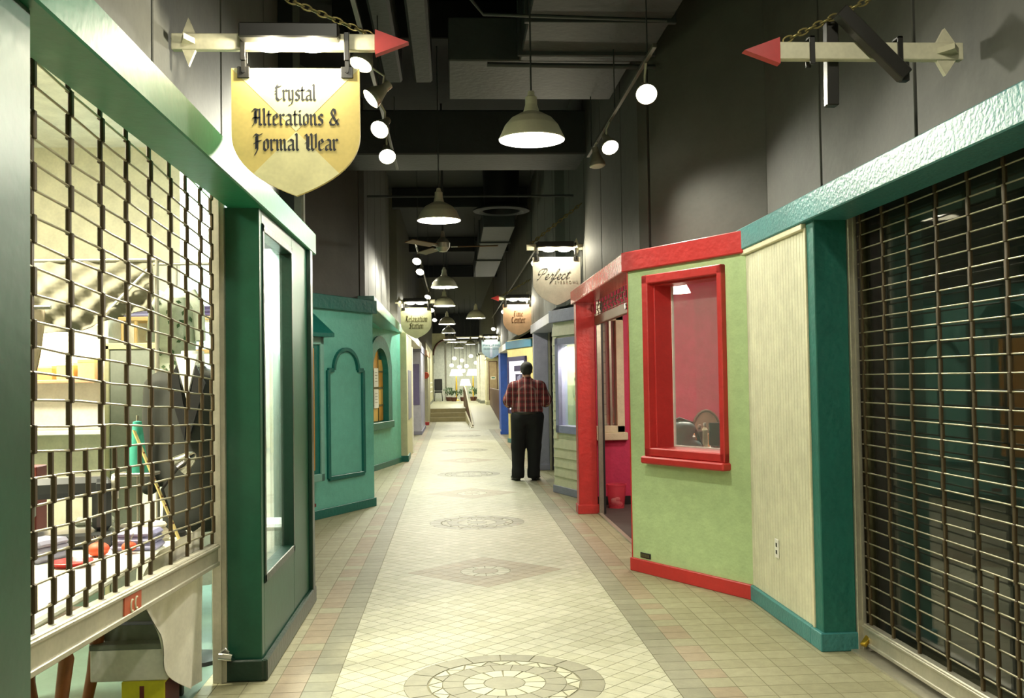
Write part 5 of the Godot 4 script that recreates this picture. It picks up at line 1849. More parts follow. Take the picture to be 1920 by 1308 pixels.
	span(s, -0.3, 0.6, 1.96, 1.99, 0.0, 0.3, 0.004)
	part(t, "board", s, M.oak)
	for k in 10:
		s = nb()
		tube(s, [Vector3(-0.27 + k * 0.092, 1.75, 0.28), Vector3(-0.27 + k * 0.092, 1.96, 0.28)], 0.014, 8)
		part(t, "spindle", s, M.oak)
	for k in 4:
		t = thing("folded_cloth", "folded %s cloth on the wooden wall shelf" % ["lilac", "grey", "mauve", "slate"][k], "cloth", at(-2.27 + 0.225 * k, 1.99, 7.4), "folded cloths on the wooden shelf")
		for j in 3:
			s = nb()
			span(s, -0.11 + 0.005 * j, 0.11 - 0.004 * j, 0.03 * j, 0.03 * j + 0.028, -0.1, 0.1, 0.012)
			part(t, "fold", s, [M.lavender, M.grey_lavender, M.purple, M.grey_panel][k])
	# bright sewing nook
	t = thing("sewing_nook", "bright white shelf niche with orange and yellow boxes in the sewing shop", "shelf", at(-2.95, 0, 7.5))
	s = nb()
	span(s, -0.55, 0.5, 1.18, 2.0, -0.08, -0.04)
	span(s, -0.55, 0.5, 1.98, 2.02, -0.04, 0.3, 0.004)
	span(s, -0.55, 0.5, 1.15, 1.18, -0.04, 0.3, 0.004)
	span(s, -0.55, -0.52, 1.15, 2.02, -0.04, 0.3, 0.004)
	span(s, 0.47, 0.5, 1.15, 2.02, -0.04, 0.3, 0.004)
	part(t, "case", s, M.white)
	s = nb()
	span(s, -0.52, 0.47, 1.52, 1.545, -0.04, 0.26, 0.004)
	part(t, "shelf_board", s, M.peach)
	s = nb()
	span(s, -0.4, 0.35, 1.945, 1.98, 0.0, 0.1, 0.006)
	part(t, "tube_lamp", s, M.panel_glow)
	area("nook_light", Vector3(-0.02, 1.93, 0.05), Vector3(0, -1, -0.1), Vector2(0.7, 0.1), 3.0, Color(1, 0.95, 0.78), t)
	for k in 6:
		var b := thing("storage_box", ["leftmost small orange box in the bright shelf niche", "yellow box right of the leftmost orange box in the niche", "third small box from the left in the bright niche, peach", "orange box in the middle of the bright niche", "yellow box second from the right in the niche", "rightmost small box in the bright niche, peach"][k], "box", at(-3.4 + k * 0.15, 1.545, 7.4), "boxes in the bright niche")
		s = nb()
		span(s, -0.06, 0.06, 0.0, 0.10 + 0.02 * (k % 3), -0.08, 0.08, 0.004)
		part(b, "body", s, [M.orange_pale, M.gold_pale, M.peach][k % 3])
		s = nb()
		span(s, -0.063, 0.063, 0.08 + 0.02 * (k % 3), 0.105 + 0.02 * (k % 3), -0.083, 0.083, 0.004)
		part(b, "lid", s, [M.peach, M.white, M.gold_pale][k % 3])
	# work table with clutter
	t = thing("work_table", "white covered work table just inside the askew grille", "table", at(-1.68, 0, 4.0))
	s = nb()
	span(s, -0.40, 0.40, 0.755, 0.785, -0.95, 0.95, 0.01)
	part(t, "top", s, M.table_white)
	for q in [[-0.36, -0.9], [0.34, -0.9], [-0.36, 0.9], [0.34, 0.9]]:
		s = nb()
		bar(s, Vector3(q[0], 0, q[1]), Vector3(q[0], 0.755, q[1]), 0.04, 0.04, 0.004)
		part(t, "leg", s, M.black)
	t = thing("hanging_cloth", "white cloth hanging from the work table to the floor", "cloth", at(-1.25, 0, 4.62))
	s = nb()
	sheet(s, func(u, v):
		var low: float = 0.03 + 0.42 * pow(1.0 - u, 2.2)
		var curl: float = maxf(0.0, 0.35 - u) * sin(v * PI)
		return Vector3(0.01 + 0.016 * sin(u * 11.0 + v * 1.5) * (0.3 + v) - 0.02 * v - 0.3 * curl, lerpf(0.80, low, v), 0.36 - 0.76 * u - 0.25 * curl), 30, 22, 0.003)
	part(t, "cloth", s, M.cloth_white)
	table_clutter()
	# things under the table
	t = thing("shoe_box", "large white box under the work table, on the yellow box", "box", at(-1.47, 0.17, 4.72))
	s = nb()
	span(s, -0.17, 0.17, 0.0, 0.15, -0.15, 0.15, 0.004)
	part(t, "body", s, M.white)
	s = nb()
	span(s, -0.175, 0.175, 0.14, 0.165, -0.155, 0.155, 0.004)
	part(t, "lid", s, M.grey_panel)
	t = thing("yellow_box", "yellow and red printed carton on the floor under the table", "box", at(-1.40, 0.0, 4.68))
	s = nb()
	span(s, -0.1, 0.09, 0.0, 0.17, -0.12, 0.12, 0.003)
	part(t, "body", s, M.yellow_box)
	s = nb()
	span(s, 0.09, 0.092, 0.02, 0.16, -0.11, 0.11)
	part(t, "side_print", s, M.maroon)
	s = nb()
	span(s, -0.02, 0.0, 0.03, 0.15, 0.12, 0.122)
	part(t, "front_print", s, M.maroon)
	for k in 2:
		t = thing("plastic_tub", "grey plastic tub %s under the work table" % ["standing on the white box", "on top of the other grey tub"][k], "tub", at(-1.48 + 0.02 * k, 0.335 + 0.085 * k, 4.76), "grey tubs under the table")
		s = nb()
		prism(s, PackedVector2Array([Vector2(-0.12, 0), Vector2(0.12, 0), Vector2(0.135, 0.08), Vector2(-0.135, 0.08)]), -0.12, 0.12)
		part(t, "body", s, M.grey_panel)
		s = nb()
		span(s, -0.145, 0.145, 0.07, 0.085, -0.13, 0.13, 0.004)
		part(t, "rim", s, M.grey_lavender)
	t = thing("wooden_chair", "old chair with curved brown legs under the work table", "chair", at(-1.78, 0, 4.42))
	for q in [[0.12, 0.16], [-0.14, 0.16], [0.12, -0.2], [-0.14, -0.2]]:
		s = nb()
		var x: float = q[0]; var z: float = q[1]
		tube(s, [Vector3(x, 0.46, z), Vector3(x + 0.035 * signf(x), 0.36, z), Vector3(x + 0.015 * signf(x), 0.2, z), Vector3(x - 0.01 * signf(x), 0.08, z), Vector3(x + 0.02 * signf(x), 0.02, z + 0.02), Vector3(x + 0.035 * signf(x), 0.012, z + 0.03)], 0.034, 10, 0.018)
		part(t, "leg", s, M.wood)
	s = nb()
	span(s, -0.2, 0.18, 0.44, 0.49, -0.26, 0.22, 0.012)
	part(t, "seat", s, M.wood)
	s = nb()
	span(s, -0.2, -0.17, 0.49, 0.72, -0.24, 0.2, 0.01)
	part(t, "backrest", s, M.wood)
	# chair in the alcove seen through the tall window
	t = thing("wire_chair", "white seat with curved wire arms in the bright alcove", "chair", at(-1.42, 0, 7.5))
	s = nb()
	span(s, -0.2, 0.2, 0.42, 0.47, -0.2, 0.2, 0.02)
	part(t, "seat", s, M.white)
	for q in [-1, 1]:
		s = nb()
		var pts := []
		for k in 12:
			var an := PI * k / 11.0
			pts.append(Vector3(q * 0.21, 0.47 + 0.28 * sin(an), 0.2 * cos(an)))
		tube(s, pts, 0.014, 8)
		part(t, "arm", s, M.steel)
	for q in [[-0.17, -0.17], [0.17, -0.17], [-0.17, 0.17], [0.17, 0.17]]:
		s = nb()
		tube(s, [Vector3(q[0], 0.42, q[1]), Vector3(q[0] * 1.15, 0.0, q[1] * 1.15)], 0.013, 8)
		part(t, "leg", s, M.steel)
	t = thing("white_cabinet", "narrow white cabinet in the bright alcove", "cabinet", at(-1.68, 0, 8.6))
	s = nb()
	span(s, -0.16, 0.16, 0.0, 1.85, -0.15, 0.15, 0.005)
	part(t, "body", s, M.shop_white)
	s = nb()
	span(s, -0.14, 0.14, 0.08, 1.8, 0.15, 0.168, 0.004)
	var dr := part(t, "door", s, M.shop_white)
	s = nb()
	tube(s, [Vector3(0.1, 0.9, 0.18), Vector3(0.1, 1.05, 0.18)], 0.008, 8)
	part(dr, "handle", s, M.steel)

func table_clutter() -> void:
	var y := 0.785
	var t: Node3D
	var s: SurfaceTool
	for k in 2:
		t = thing("pincushion", "%s orange pincushion on the work table" % ["larger", "smaller"][k], "pincushion", at([-1.49, -1.38][k], y, [4.25, 4.3][k]), "orange pincushions")
		s = nb()
		ball(s, Vector3(0, 0.03, 0), Vector3(0.045, 0.03, 0.045) * (1.0 - 0.3 * k))
		part(t, "cushion", s, M.orange)
		s = nb()
		for j in 5: tube(s, [Vector3(0, 0.045, 0), Vector3(0.02 * cos(j * 1.3), 0.085, 0.02 * sin(j * 1.3))], 0.0015, 4)
		part(t, "pin", s, M.steel)
	t = thing("red_dish", "flat red dish at the near end of the work table", "dish", at(-1.52, y, 4.04))
	s = nb()
	lathe(s, [Vector2(0.0, 0.006), Vector2(0.06, 0.008), Vector2(0.078, 0.022), Vector2(0.082, 0.02), Vector2(0.06, 0.0), Vector2(0.0, 0.0)], 24)
	part(t, "bowl", s, M.red)
	# sewing machine
	t = thing("sewing_machine", "dark sewing machine on the work table behind the pincushions", "sewing machine", at(-1.72, y, 4.5, 0.3))
	s = nb()
	span(s, -0.2, 0.2, 0.0, 0.07, -0.09, 0.09, 0.012)
	part(t, "base", s, M.machine)
	s = nb()
	span(s, 0.11, 0.19, 0.07, 0.3, -0.06, 0.06, 0.02)
	span(s, -0.19, 0.19, 0.22, 0.31, -0.055, 0.055, 0.025)
	span(s, -0.19, -0.12, 0.13, 0.24, -0.05, 0.05, 0.015)
	part(t, "arm", s, M.machine)
	s = nb()
	lathe(s, [Vector2(0.0, 0.03), Vector2(0.055, 0.03), Vector2(0.06, 0.015), Vector2(0.055, 0.0), Vector2(0.0, 0.0)], 20, Transform3D(Basis(Vector3.BACK, -PI / 2), Vector3(0.19, 0.26, 0)))
	part(t, "handwheel", s, M.steel)
	s = nb()
	tube(s, [Vector3(-0.155, 0.07, 0), Vector3(-0.155, 0.14, 0)], 0.004, 6)
	part(t, "needle", s, M.chrome)
	t = thing("thread_cone", "tall teal cone of thread on a spool rack", "thread", at(-1.50, y, 4.8))
	s = nb()
	lathe(s, [Vector2(0.05, 0.30), Vector2(0.045, 0.34), Vector2(0.02, 0.54), Vector2(0.0, 0.545)], 20)
	part(t, "yarn", s, M.thread_teal)
	s = nb()
	tube(s, [Vector3(0, 0, 0), Vector3(0, 0.57, 0)], 0.006, 6)
	span(s, -0.09, 0.09, 0.285, 0.3, -0.06, 0.06, 0.003)
	span(s, -0.06, 0.06, 0.0, 0.012, -0.06, 0.06, 0.003)
	part(t, "rack", s, M.steel)
	t = thing("yard_stick", "yellow striped yard stick leaning over the table clutter", "ruler", at(-1.42, y, 4.75))
	s = nb()
	bar(s, Vector3(0.16, 0.0, 0.12), Vector3(-0.08, 0.50, 0.0), 0.032, 0.006, 0.001, Vector3.BACK)
	part(t, "stick", s, M.gold_pale)
	s = nb()
	for k in 9:
		var c := Vector3(0.16, 0.0, 0.12).lerp(Vector3(-0.08, 0.50, 0.0), 0.15 + k * 0.08)
		box(s, c + Vector3(0, 0, 0.004), Vector3(0.016, 0.008, 0.003), Basis(Vector3.BACK, 0.45))
	part(t, "mark", s, M.maroon)
	t = thing("cone_lamp", "black jointed desk lamp by the dark suit", "lamp", at(-1.32, y, 4.78))
	s = nb()
	lathe(s, [Vector2(0.0, 0.02), Vector2(0.05, 0.018), Vector2(0.055, 0.0), Vector2(0.0, 0.0)], 18)
	part(t, "base", s, M.black)
	s = nb()
	tube(s, [Vector3(0, 0.01, 0), Vector3(-0.06, 0.22, 0.0), Vector3(0.05, 0.36, 0.02)], 0.008, 6)
	part(t, "arm", s, M.black)
	s = nb()
	lathe(s, [Vector2(0.055, 0.0), Vector2(0.03, 0.07), Vector2(0.012, 0.09), Vector2(0.0, 0.09)], 18, Transform3D(Basis(Vector3.BACK, -0.9), Vector3(0.03, 0.33, 0.03)))
	part(t, "shade", s, M.chrome)
	for k in 5:
		var lab: String = ["lilac folded fabric by the sewing machine", "grey folded fabric near the thread rack", "maroon fabric bundle at the back of the table", "white fabric bundle at the far end of the table", "slate fabric heap in the middle of the table"][k]
		t = thing("fabric_bundle", lab, "fabric", at([-1.38, -1.72, -1.92, -1.42, -1.7][k], y, [4.42, 4.84, 4.14, 4.62, 4.2][k], 0.3 * k), "fabric bundles on the work table")
		for j in 3:
			s = nb()
			span(s, -0.1 + 0.008 * j, 0.1 - 0.004 * j, 0.028 * j, 0.028 * j + 0.03, -0.07, 0.075 - 0.006 * j, 0.013)
			part(t, "fold", s, [M.lavender, M.grey_panel, M.maroon, M.cloth_white, M.grey_lavender][k])
	for k in 4:
		t = thing("pattern_carton", "%s carton standing behind the sewing machine" % ["cream", "brown", "pale yellow", "dark"][k], "box", at(-2.01, y, 4.4 + 0.14 * k), "cartons on the work table")
		s = nb()
		span(s, -0.06, 0.06, 0.0, 0.34 - 0.05 * (k % 3), -0.06, 0.06, 0.004)
		part(t, "body", s, [M.cream, M.carton, M.gold_pale, M.maroon][k])
		s = nb()
		span(s, -0.03, 0.03, 0.1, 0.18, 0.06, 0.0615)
		part(t, "tag", s, M.white)

# ------------------------------------------------------------------ pink shop, gift shop, poster case
func build_right_shops() -> void:
	var s: SurfaceTool
	var t := thing("waste_bin", "translucent pink waste bin with crumpled paper in the pink shop", "bin", at(1.86, 0, 11.3))
	s = nb()
	lathe(s, [Vector2(0.0, 0.008), Vector2(0.085, 0.008), Vector2(0.088, 0.0), Vector2(0.115, 0.26), Vector2(0.122, 0.262), Vector2(0.122, 0.275), Vector2(0.11, 0.275), Vector2(0.082, 0.012)], 28)
	part(t, "bucket", s, M.bin_pink)
	s = nb()
	for k in 5: ball(s, Vector3(0.04 * cos(k * 1.3), 0.045 + 0.012 * k, 0.04 * sin(k * 1.3)), Vector3(0.035, 0.028, 0.03), 7, 5)
	part(t, "paper", s, M.white)
	t = thing("ceiling_lamp", "small white dome lamp glowing in the pink shop", "lamp", at(2.09, 2.27, 9.0))
	s = nb()
	lathe(s, [Vector2(0.118, 0.0), Vector2(0.105, 0.03), Vector2(0.08, 0.075), Vector2(0.03, 0.085), Vector2(0.0, 0.087)], 28)
	part(t, "dome", s, M.lamp_dome)
	s = nb()
	tube(s, [Vector3(0, 0.08, 0), Vector3(0, 0.63, 0)], 0.006, 6)
	part(t, "rod", s, M.white)
	omni("dome_light", Vector3(0, -0.05, 0), 0.9, 0.08, Color(1, 0.95, 0.85), t)
	t = thing("ceiling_light", "square ceiling light panel over the pink room", "light", at(2.9, 2.87, 9.6))
	s = nb()
	span(s, -0.32, 0.32, 0.0, 0.03, -0.32, 0.32, 0.005)
	part(t, "frame", s, M.white)
	s = nb()
	span(s, -0.3, 0.3, -0.006, 0.0, -0.3, 0.3)
	part(t, "diffuser", s, M.panel_glow)
	area("panel_light", Vector3(0, -0.02, 0), Vector3.DOWN, Vector2(0.58, 0.58), 6.0, Color(1, 0.95, 0.86), t)
	t = thing("counter", "pale counter top behind the red framed window", "counter", at(2.3, 0, 9.15))
	s = nb()
	span(s, -0.32, 0.42, 0.80, 0.84, -0.25, 0.25, 0.006)
	part(t, "top", s, M.white)
	s = nb()
	span(s, -0.3, 0.4, 0.0, 0.8, -0.22, 0.22, 0.004)
	part(t, "cabinet", s, M.pink)
	t = thing("styling_chair", "teal padded styling chair with a black frame behind the window", "chair", at(2.02, 0, 8.5))
	s = nb()
	body_mesh(s, [[Vector3(-0.12, 0.86, 0), 0.07, Vector3(0.07, 0.88, 0), 0.07], [Vector3(-0.12, 1.02, -0.02), 0.06, Vector3(0.03, 1.04, -0.02), 0.06], [Vector3(-0.1, 0.7, 0.02), 0.07, Vector3(0.12, 0.7, 0.02), 0.07], [Vector3(-0.02, 0.7, 0), 0.07, Vector3(-0.05, 1.03, -0.02), 0.07]], 0.018, 0.06)
	part(t, "backrest", s, M.chair_teal)
	s = nb()
	tube(s, [Vector3(-0.17, 1.08, -0.02), Vector3(-0.05, 1.13, -0.02), Vector3(0.06, 1.09, -0.02), Vector3(0.14, 0.88, 0.0), Vector3(0.19, 0.68, 0.02)], 0.016, 8)
	part(t, "frame", s, M.black)
	s = nb()
	span(s, -0.2, 0.2, 0.48, 0.58, -0.02, 0.42, 0.03)
	part(t, "seat", s, M.chair_teal)
	s = nb()
	tube(s, [Vector3(0, 0.03, 0.2), Vector3(0, 0.48, 0.2)], 0.04, 12)
	lathe(s, [Vector2(0.0, 0.04), Vector2(0.24, 0.025), Vector2(0.25, 0.0), Vector2(0.0, 0.0)], 24, Transform3D(Basis(), Vector3(0, 0, 0.2)))
	part(t, "pedestal", s, M.chrome)
	t = thing("spray_bottle", "green topped bottle standing behind the teal chair", "bottle", at(2.08, 0.84, 9.1))
	s = nb()
	lathe(s, [Vector2(0.0, 0.0), Vector2(0.035, 0.0), Vector2(0.037, 0.17), Vector2(0.014, 0.21), Vector2(0.014, 0.225)], 18)
	part(t, "body", s, M.black)
	s = nb()
	span(s, -0.045, 0.035, 0.225, 0.265, -0.015, 0.015, 0.006)
	part(t, "trigger", s, M.bright_green)
	for k in 3:
		t = thing("lotion_bottle", ["small white bottle beside the orange carton", "brown bottle with a pink cap on the counter", "tall white bottle next to the black monitor"][k], "bottle", at([2.20, 2.26, 2.32][k], 0.84, [9.0, 8.98, 9.02][k]), "bottles on the pink shop counter")
		s = nb()
		lathe(s, [Vector2(0.0, 0.0), Vector2(0.026, 0.0), Vector2(0.028, [0.1, 0.15, 0.16][k]), Vector2(0.012, [0.12, 0.175, 0.19][k]), Vector2(0.012, [0.13, 0.185, 0.2][k])], 18)
		part(t, "body", s, [M.white, M.maroon, M.cream][k])
		s = nb()
		lathe(s, [Vector2(0.015, 0.0), Vector2(0.015, 0.025), Vector2(0.0, 0.028)], 14, Transform3D(Basis(), Vector3(0, [0.13, 0.185, 0.2][k], 0)))
		part(t, "cap", s, [M.white, M.pink_pale, M.white][k])
	t = thing("carton", "small orange carton on the pink shop counter", "box", at(2.30, 0.84, 9.14))
	s = nb()
	span(s, -0.09, 0.09, 0.0, 0.12, -0.04, 0.04, 0.004)
	part(t, "body", s, M.orange_pale)
	s = nb()
	span(s, -0.09, 0.09, 0.04, 0.06, 0.04, 0.041)
	part(t, "stripe", s, M.peach)
	t = thing("monitor", "dark screen on the counter at the window's far corner", "monitor", at(2.42, 0.84, 8.96))
	s = nb()
	span(s, -0.075, 0.075, 0.02, 0.23, -0.02, 0.02, 0.004)
	part(t, "screen", s, M.dark_screen)
	s = nb()
	span(s, -0.05, 0.05, 0.0, 0.02, -0.05, 0.05, 0.004)
	part(t, "stand", s, M.black)
	t = thing("round_chair", "brown round-backed chair behind the black monitor", "chair", at(2.55, 0, 9.85))
	s = nb()
	var pts := []
	for k in 13:
		var an := PI * k / 12.0
		pts.append(Vector3(0.15 * cos(an), 0.9 + 0.25 * sin(an), 0))
	tube(s, [Vector3(0.15, 0.44, 0.0)] + pts + [Vector3(-0.15, 0.44, 0.0)], 0.014, 8)
	part(t, "back_frame", s, M.walnut)
	s = nb()
	prism(s, PackedVector2Array(pts.map(func(p): return Vector2(p.x, p.y))), -0.004, 0.004)
	part(t, "back_panel", s, M.rattan)
	s = nb()
	lathe(s, [Vector2(0.0, 0.46), Vector2(0.2, 0.46), Vector2(0.2, 0.42), Vector2(0.0, 0.42)], 24, Transform3D(Basis(), Vector3(0, 0, 0.18)))
	part(t, "seat", s, M.walnut)
	for q in [[-0.14, 0.04], [0.14, 0.04], [-0.14, 0.32], [0.14, 0.32]]:
		s = nb()
		tube(s, [Vector3(q[0], 0.42, q[1]), Vector3(q[0] * 1.15, 0.0, q[1])], 0.014, 8)
		part(t, "leg", s, M.walnut)
	# gift shop shelf seen in the gap beside the man
	t = thing("shelf_rack", "white shelf rack of gifts just behind the siding wall corner", "shelf", at(1.82, 0, 15.6))
	for k in 6:
		s = nb()
		span(s, -0.2, 0.5, 0.1 + 0.36 * k, 0.12 + 0.36 * k, -0.2, 0.2, 0.003)
		part(t, "board", s, M.white)
	for q in [-0.2, 0.5]:
		s = nb()
		span(s, q - 0.015, q + 0.015, 0, 2.1, -0.2, 0.2, 0.003)
		part(t, "side_panel", s, M.white)
	for k in 10:
		var b := thing("gift_box", "%s gift box on the %s shelf of the white rack" % [["cream", "dark"][k % 2], ["lowest", "second lowest", "middle", "second highest", "top"][k / 2]], "box", at(1.72 + 0.2 * (k % 2), 0.12 + 0.36 * (k / 2), 15.5), "gift boxes on the white rack")
		s = nb()
		span(s, -0.07, 0.07, 0.0, 0.18 + 0.03 * (k % 3), -0.06, 0.06, 0.005)
		part(b, "body", s, [M.cream, M.black, M.gold_pale, M.maroon, M.white][k % 5])
		s = nb()
		span(s, -0.073, 0.073, 0.13, 0.15, -0.063, 0.063)
		part(b, "ribbon", s, [M.gold, M.white, M.red, M.gold, M.lavender][k % 5])
	area("gift_shop_light", P(2.2, 2.55, 14.8), Vector3.DOWN, Vector2(0.6, 0.6), 5.0, Color(1, 0.95, 0.8), t)
	# glowing poster case
	var fr := wall_frame(Vector2(1.304, 23.37), Vector2(1.75, 21.4))
	t = thing("poster_case", "glowing white poster case with dark print in a purple frame", "poster", fr * Transform3D(Basis(), Vector3(0.85, 1.35, 0.0)))
	s = nb()
	span(s, -0.68, 0.68, -0.62, 0.62, 0.0, 0.03)
	part(t, "light_panel", s, M.poster_glow)
	s = nb()
	for r in [[-0.72, -0.62, -0.66, 0.66], [0.62, 0.72, -0.66, 0.66], [-0.72, 0.72, -0.66, -0.56], [-0.72, 0.72, 0.56, 0.66]]: span(s, r[0], r[1], r[2], r[3], 0.0, 0.05, 0.005)
	part(t, "frame", s, M.indigo)
	s = nb()
	span(s, -0.2, 0.55, 0.32, 0.45, 0.03, 0.033)
	part(t, "heading", s, M.indigo)
	s = nb()
	span(s, -0.1, 0.5, 0.05, 0.26, 0.03, 0.033)
	part(t, "caption", s, M.indigo)
	s = nb()
	prism(s, PackedVector2Array([Vector2(0.0, 0.05), Vector2(0.45, 0.05), Vector2(0.6, -0.5), Vector2(-0.3, -0.4), Vector2(-0.2, -0.2)]), 0.03, 0.034)
	part(t, "dark_shape", s, M.indigo)
	s = nb()
	prism(s, PackedVector2Array([Vector2(0.05, 0.2), Vector2(0.3, 0.24), Vector2(0.36, 0.0), Vector2(0.2, -0.14), Vector2(0.02, 0.0)]), 0.034, 0.036)
	part(t, "picture", s, M.lavender)
	area("poster_light", fr * Vector3(0.85, 1.35, 0.07), fr.basis.z, Vector2(1.2, 1.0), 0.25, Color(0.92, 0.93, 1.0), t)

# ------------------------------------------------------------------ steps, ramp and the far end
func build_far_end() -> void:
	var s: SurfaceTool
	var w := thing("floor", "raised tan floor beyond the steps with a ramp beside them", "", Transform3D(), "", "structure")
	for k in 3:
		s = nb()
		wbox(s, -1.0, 0.46, -0.2, 0.15 * (k + 1), 35.65 + 0.36 * k, 36.4 + 0.01, 0.008)
		part(w, "step", s, M.step)
	s = nb()
	wbox(s, -1.75, 0.46, -0.2, 0.45, 36.4, 57.0)
	wbox(s, 0.46, 2.6, -0.2, 0.45, 40.0, 57.0)
	part(w, "landing", s, M.pale[0])
	s = nb()
	prism(s, PackedVector2Array([Vector2(29.6, -0.1), Vector2(40.02, -0.1), Vector2(40.02, 0.45), Vector2(29.6, 0.0)]), 0.50, 2.4, Transform3D(Basis(Vector3(0, 0, -1), Vector3.UP, Vector3(1, 0, 0)), Vector3.ZERO))
	part(w, "ramp", s, M.pale[1])
	s = nb()
	prism(s, PackedVector2Array([Vector2(30.2, -0.1), Vector2(40.0, -0.1), Vector2(40.0, 0.5), Vector2(30.2, 0.06)]), -0.06, 0.02, Transform3D(Basis(Vector3(0, 0, -1), Vector3.UP, Vector3(1, 0, 0)), Vector3(0, 0, 30.3)))
	part(w, "kerb", s, M.cream).transform = at(0.60, 0, 30.3, 0.018)
	var t := thing("hand_rail", "dark brown hand rail with a pale top between the steps and the ramp", "railing", at(0.60, 0, 30.3, 0.018))
	var top := func(d: float) -> float: return 0.02 + (d - 30.3) * 0.046 + minf(0.82, 0.06 + (d - 30.3) * 0.11)
	for k in 7:
		var d := 30.4 + 1.5 * k
		s = nb()
		span(s, -0.02, 0.02, 0.0 + (d - 30.2) * 0.045, top.call(d), -(d - 30.3) - 0.02, -(d - 30.3) + 0.02, 0.003)
		part(t, "post", s, M.walnut)
	s = nb()
	for k in 6:
		var d := 30.4 + 1.5 * k
		bar(s, Vector3(0, top.call(d), -(d - 30.3)), Vector3(0, top.call(d + 1.5), -(d - 28.8)), 0.045, 0.05, 0.006)
	part(t, "top_rail", s, M.cream)
	s = nb()
	for k in 6:
		var d := 30.4 + 1.5 * k
		quad(s, Vector3(0.01, (d - 30.2) * 0.045 + 0.06, -(d - 30.3)), Vector3(0.01, (d - 28.7) * 0.045 + 0.06, -(d - 28.8)), Vector3(0.01, top.call(d + 1.5) - 0.03, -(d - 28.8)), Vector3(0.01, top.call(d) - 0.03, -(d - 30.3)))
		quad(s, Vector3(-0.01, (d - 30.2) * 0.045 + 0.06, -(d - 30.3)), Vector3(-0.01, top.call(d) - 0.03, -(d - 30.3)), Vector3(-0.01, top.call(d + 1.5) - 0.03, -(d - 28.8)), Vector3(-0.01, (d - 28.7) * 0.045 + 0.06, -(d - 28.8)))
	part(t, "panel", s, M.walnut)
	# left wall of the upper level and the arch
	w = thing("wall_left", "cream wall of the raised level with a grey baseboard", "", Transform3D(), "", "structure")
	s = nb()
	wbox(s, -1.1, -0.98, 0.45, 2.9, 36.4, 49.0)
	part(w, "body", s, M.cream_olive)
	s = nb()
	wbox(s, -1.0, -0.96, 0.45, 0.56, 36.4, 49.0)
	part(w, "baseboard", s, M.grey_panel)
	s = nb()
	for y in [0.95, 1.15, 1.35]: wbox(s, -0.985, -0.96, y, y + 0.05, 40.0, 47.0, 0.005)
	part(w, "rail_moulding", s, M.white)
	w = thing("wall_left", "cream arch with a brown trimmed opening before the last shop", "", at(-0.62, 0.45, 50.0), "", "structure")
	s = nb()
	var arch := PackedVector2Array([Vector2(-0.6, 0), Vector2(-0.34, 0), Vector2(-0.34, 2.3)])
	for k in 13:
		var an := PI - PI * 0.5 * k / 12.0
		arch.append(Vector2(0.26 + 0.6 * cos(an), 2.3 + 0.75 * sin(an)))
	arch.append_array(PackedVector2Array([Vector2(0.26, 3.4), Vector2(-0.6, 3.4)]))
	prism(s, arch, -0.1, 0.1)
	part(w, "body", s, M.cream_olive)
	s = nb()
	var edge := []
	for k in 13:
		var an := PI - PI * 0.5 * k / 12.0
		edge.append(Vector3(0.26 + 0.6 * cos(an), 2.3 + 0.75 * sin(an), 0.1))
	tube(s, edge, 0.05, 6)
	part(w, "arch_trim", s, M.walnut)
	# end shop
	w = thing("wall_end", "bright shop front closing the far end of the arcade", "", Transform3D(), "", "structure")
	s = nb()
	wbox(s, -1.8, 2.6, 0.45, 5.0, 56.5, 56.7)
	part(w, "body", s, M.shop_white)
	s = nb()
	wbox(s, -0.42, -0.32, 0.45, 3.5, 52.0, 52.15, 0.01)
	wbox(s, 1.42, 1.52, 0.45, 3.5, 52.0, 52.15, 0.01)
	wbox(s, -0.42, 1.52, 3.4, 3.5, 52.0, 52.15, 0.01)
	part(w, "frame", s, M.white)
	s = nb()
	wbox(s, -1.6, 1.9, 3.6, 5.0, 51.9, 52.1)
	part(w, "header", s, M.ceiling)
	var l := thing("ceiling_light", "long ceiling light panel in the bright end shop", "light", at(0.5, 3.55, 54.0))
	s = nb()
	span(s, -0.8, 0.8, 0.0, 0.04, -0.6, 0.6, 0.006)
	part(l, "frame", s, M.white)
	s = nb()
	span(s, -0.75, 0.75, -0.008, 0.0, -0.55, 0.55)
	part(l, "diffuser", s, M.panel_glow)
	area("panel_light", Vector3(0, -0.03, 0), Vector3.DOWN, Vector2(1.5, 1.1), 14.0, Color(0.98, 1.0, 0.92), l)
	for q in 2:
		l = thing("ceiling_light", ["nearer long strip light hanging over the raised level", "farther long strip light hanging over the raised level"][q], "light", at([0.55, 0.35][q], 3.3, [42.5, 47.0][q]), "strip lights over the raised level")
		s = nb()
		span(s, -0.6, 0.6, 0.0, 0.06, -0.08, 0.08, 0.01)
		part(l, "housing", s, M.white)
		s = nb()
		span(s, -0.57, 0.57, -0.03, 0.0, -0.06, 0.06, 0.01)
		part(l, "tube", s, M.panel_glow)
		s = nb()
		tube(s, [Vector3(0, 0.06, 0), Vector3(0, 1.67, 0)], 0.008, 6)
		part(l, "rod", s, M.duct)
		area("strip_light", Vector3(0, -0.05, 0), Vector3.DOWN, Vector2(1.1, 0.12), 6.0, WARM, l)
	# lamps of the end shop
	var k := 0
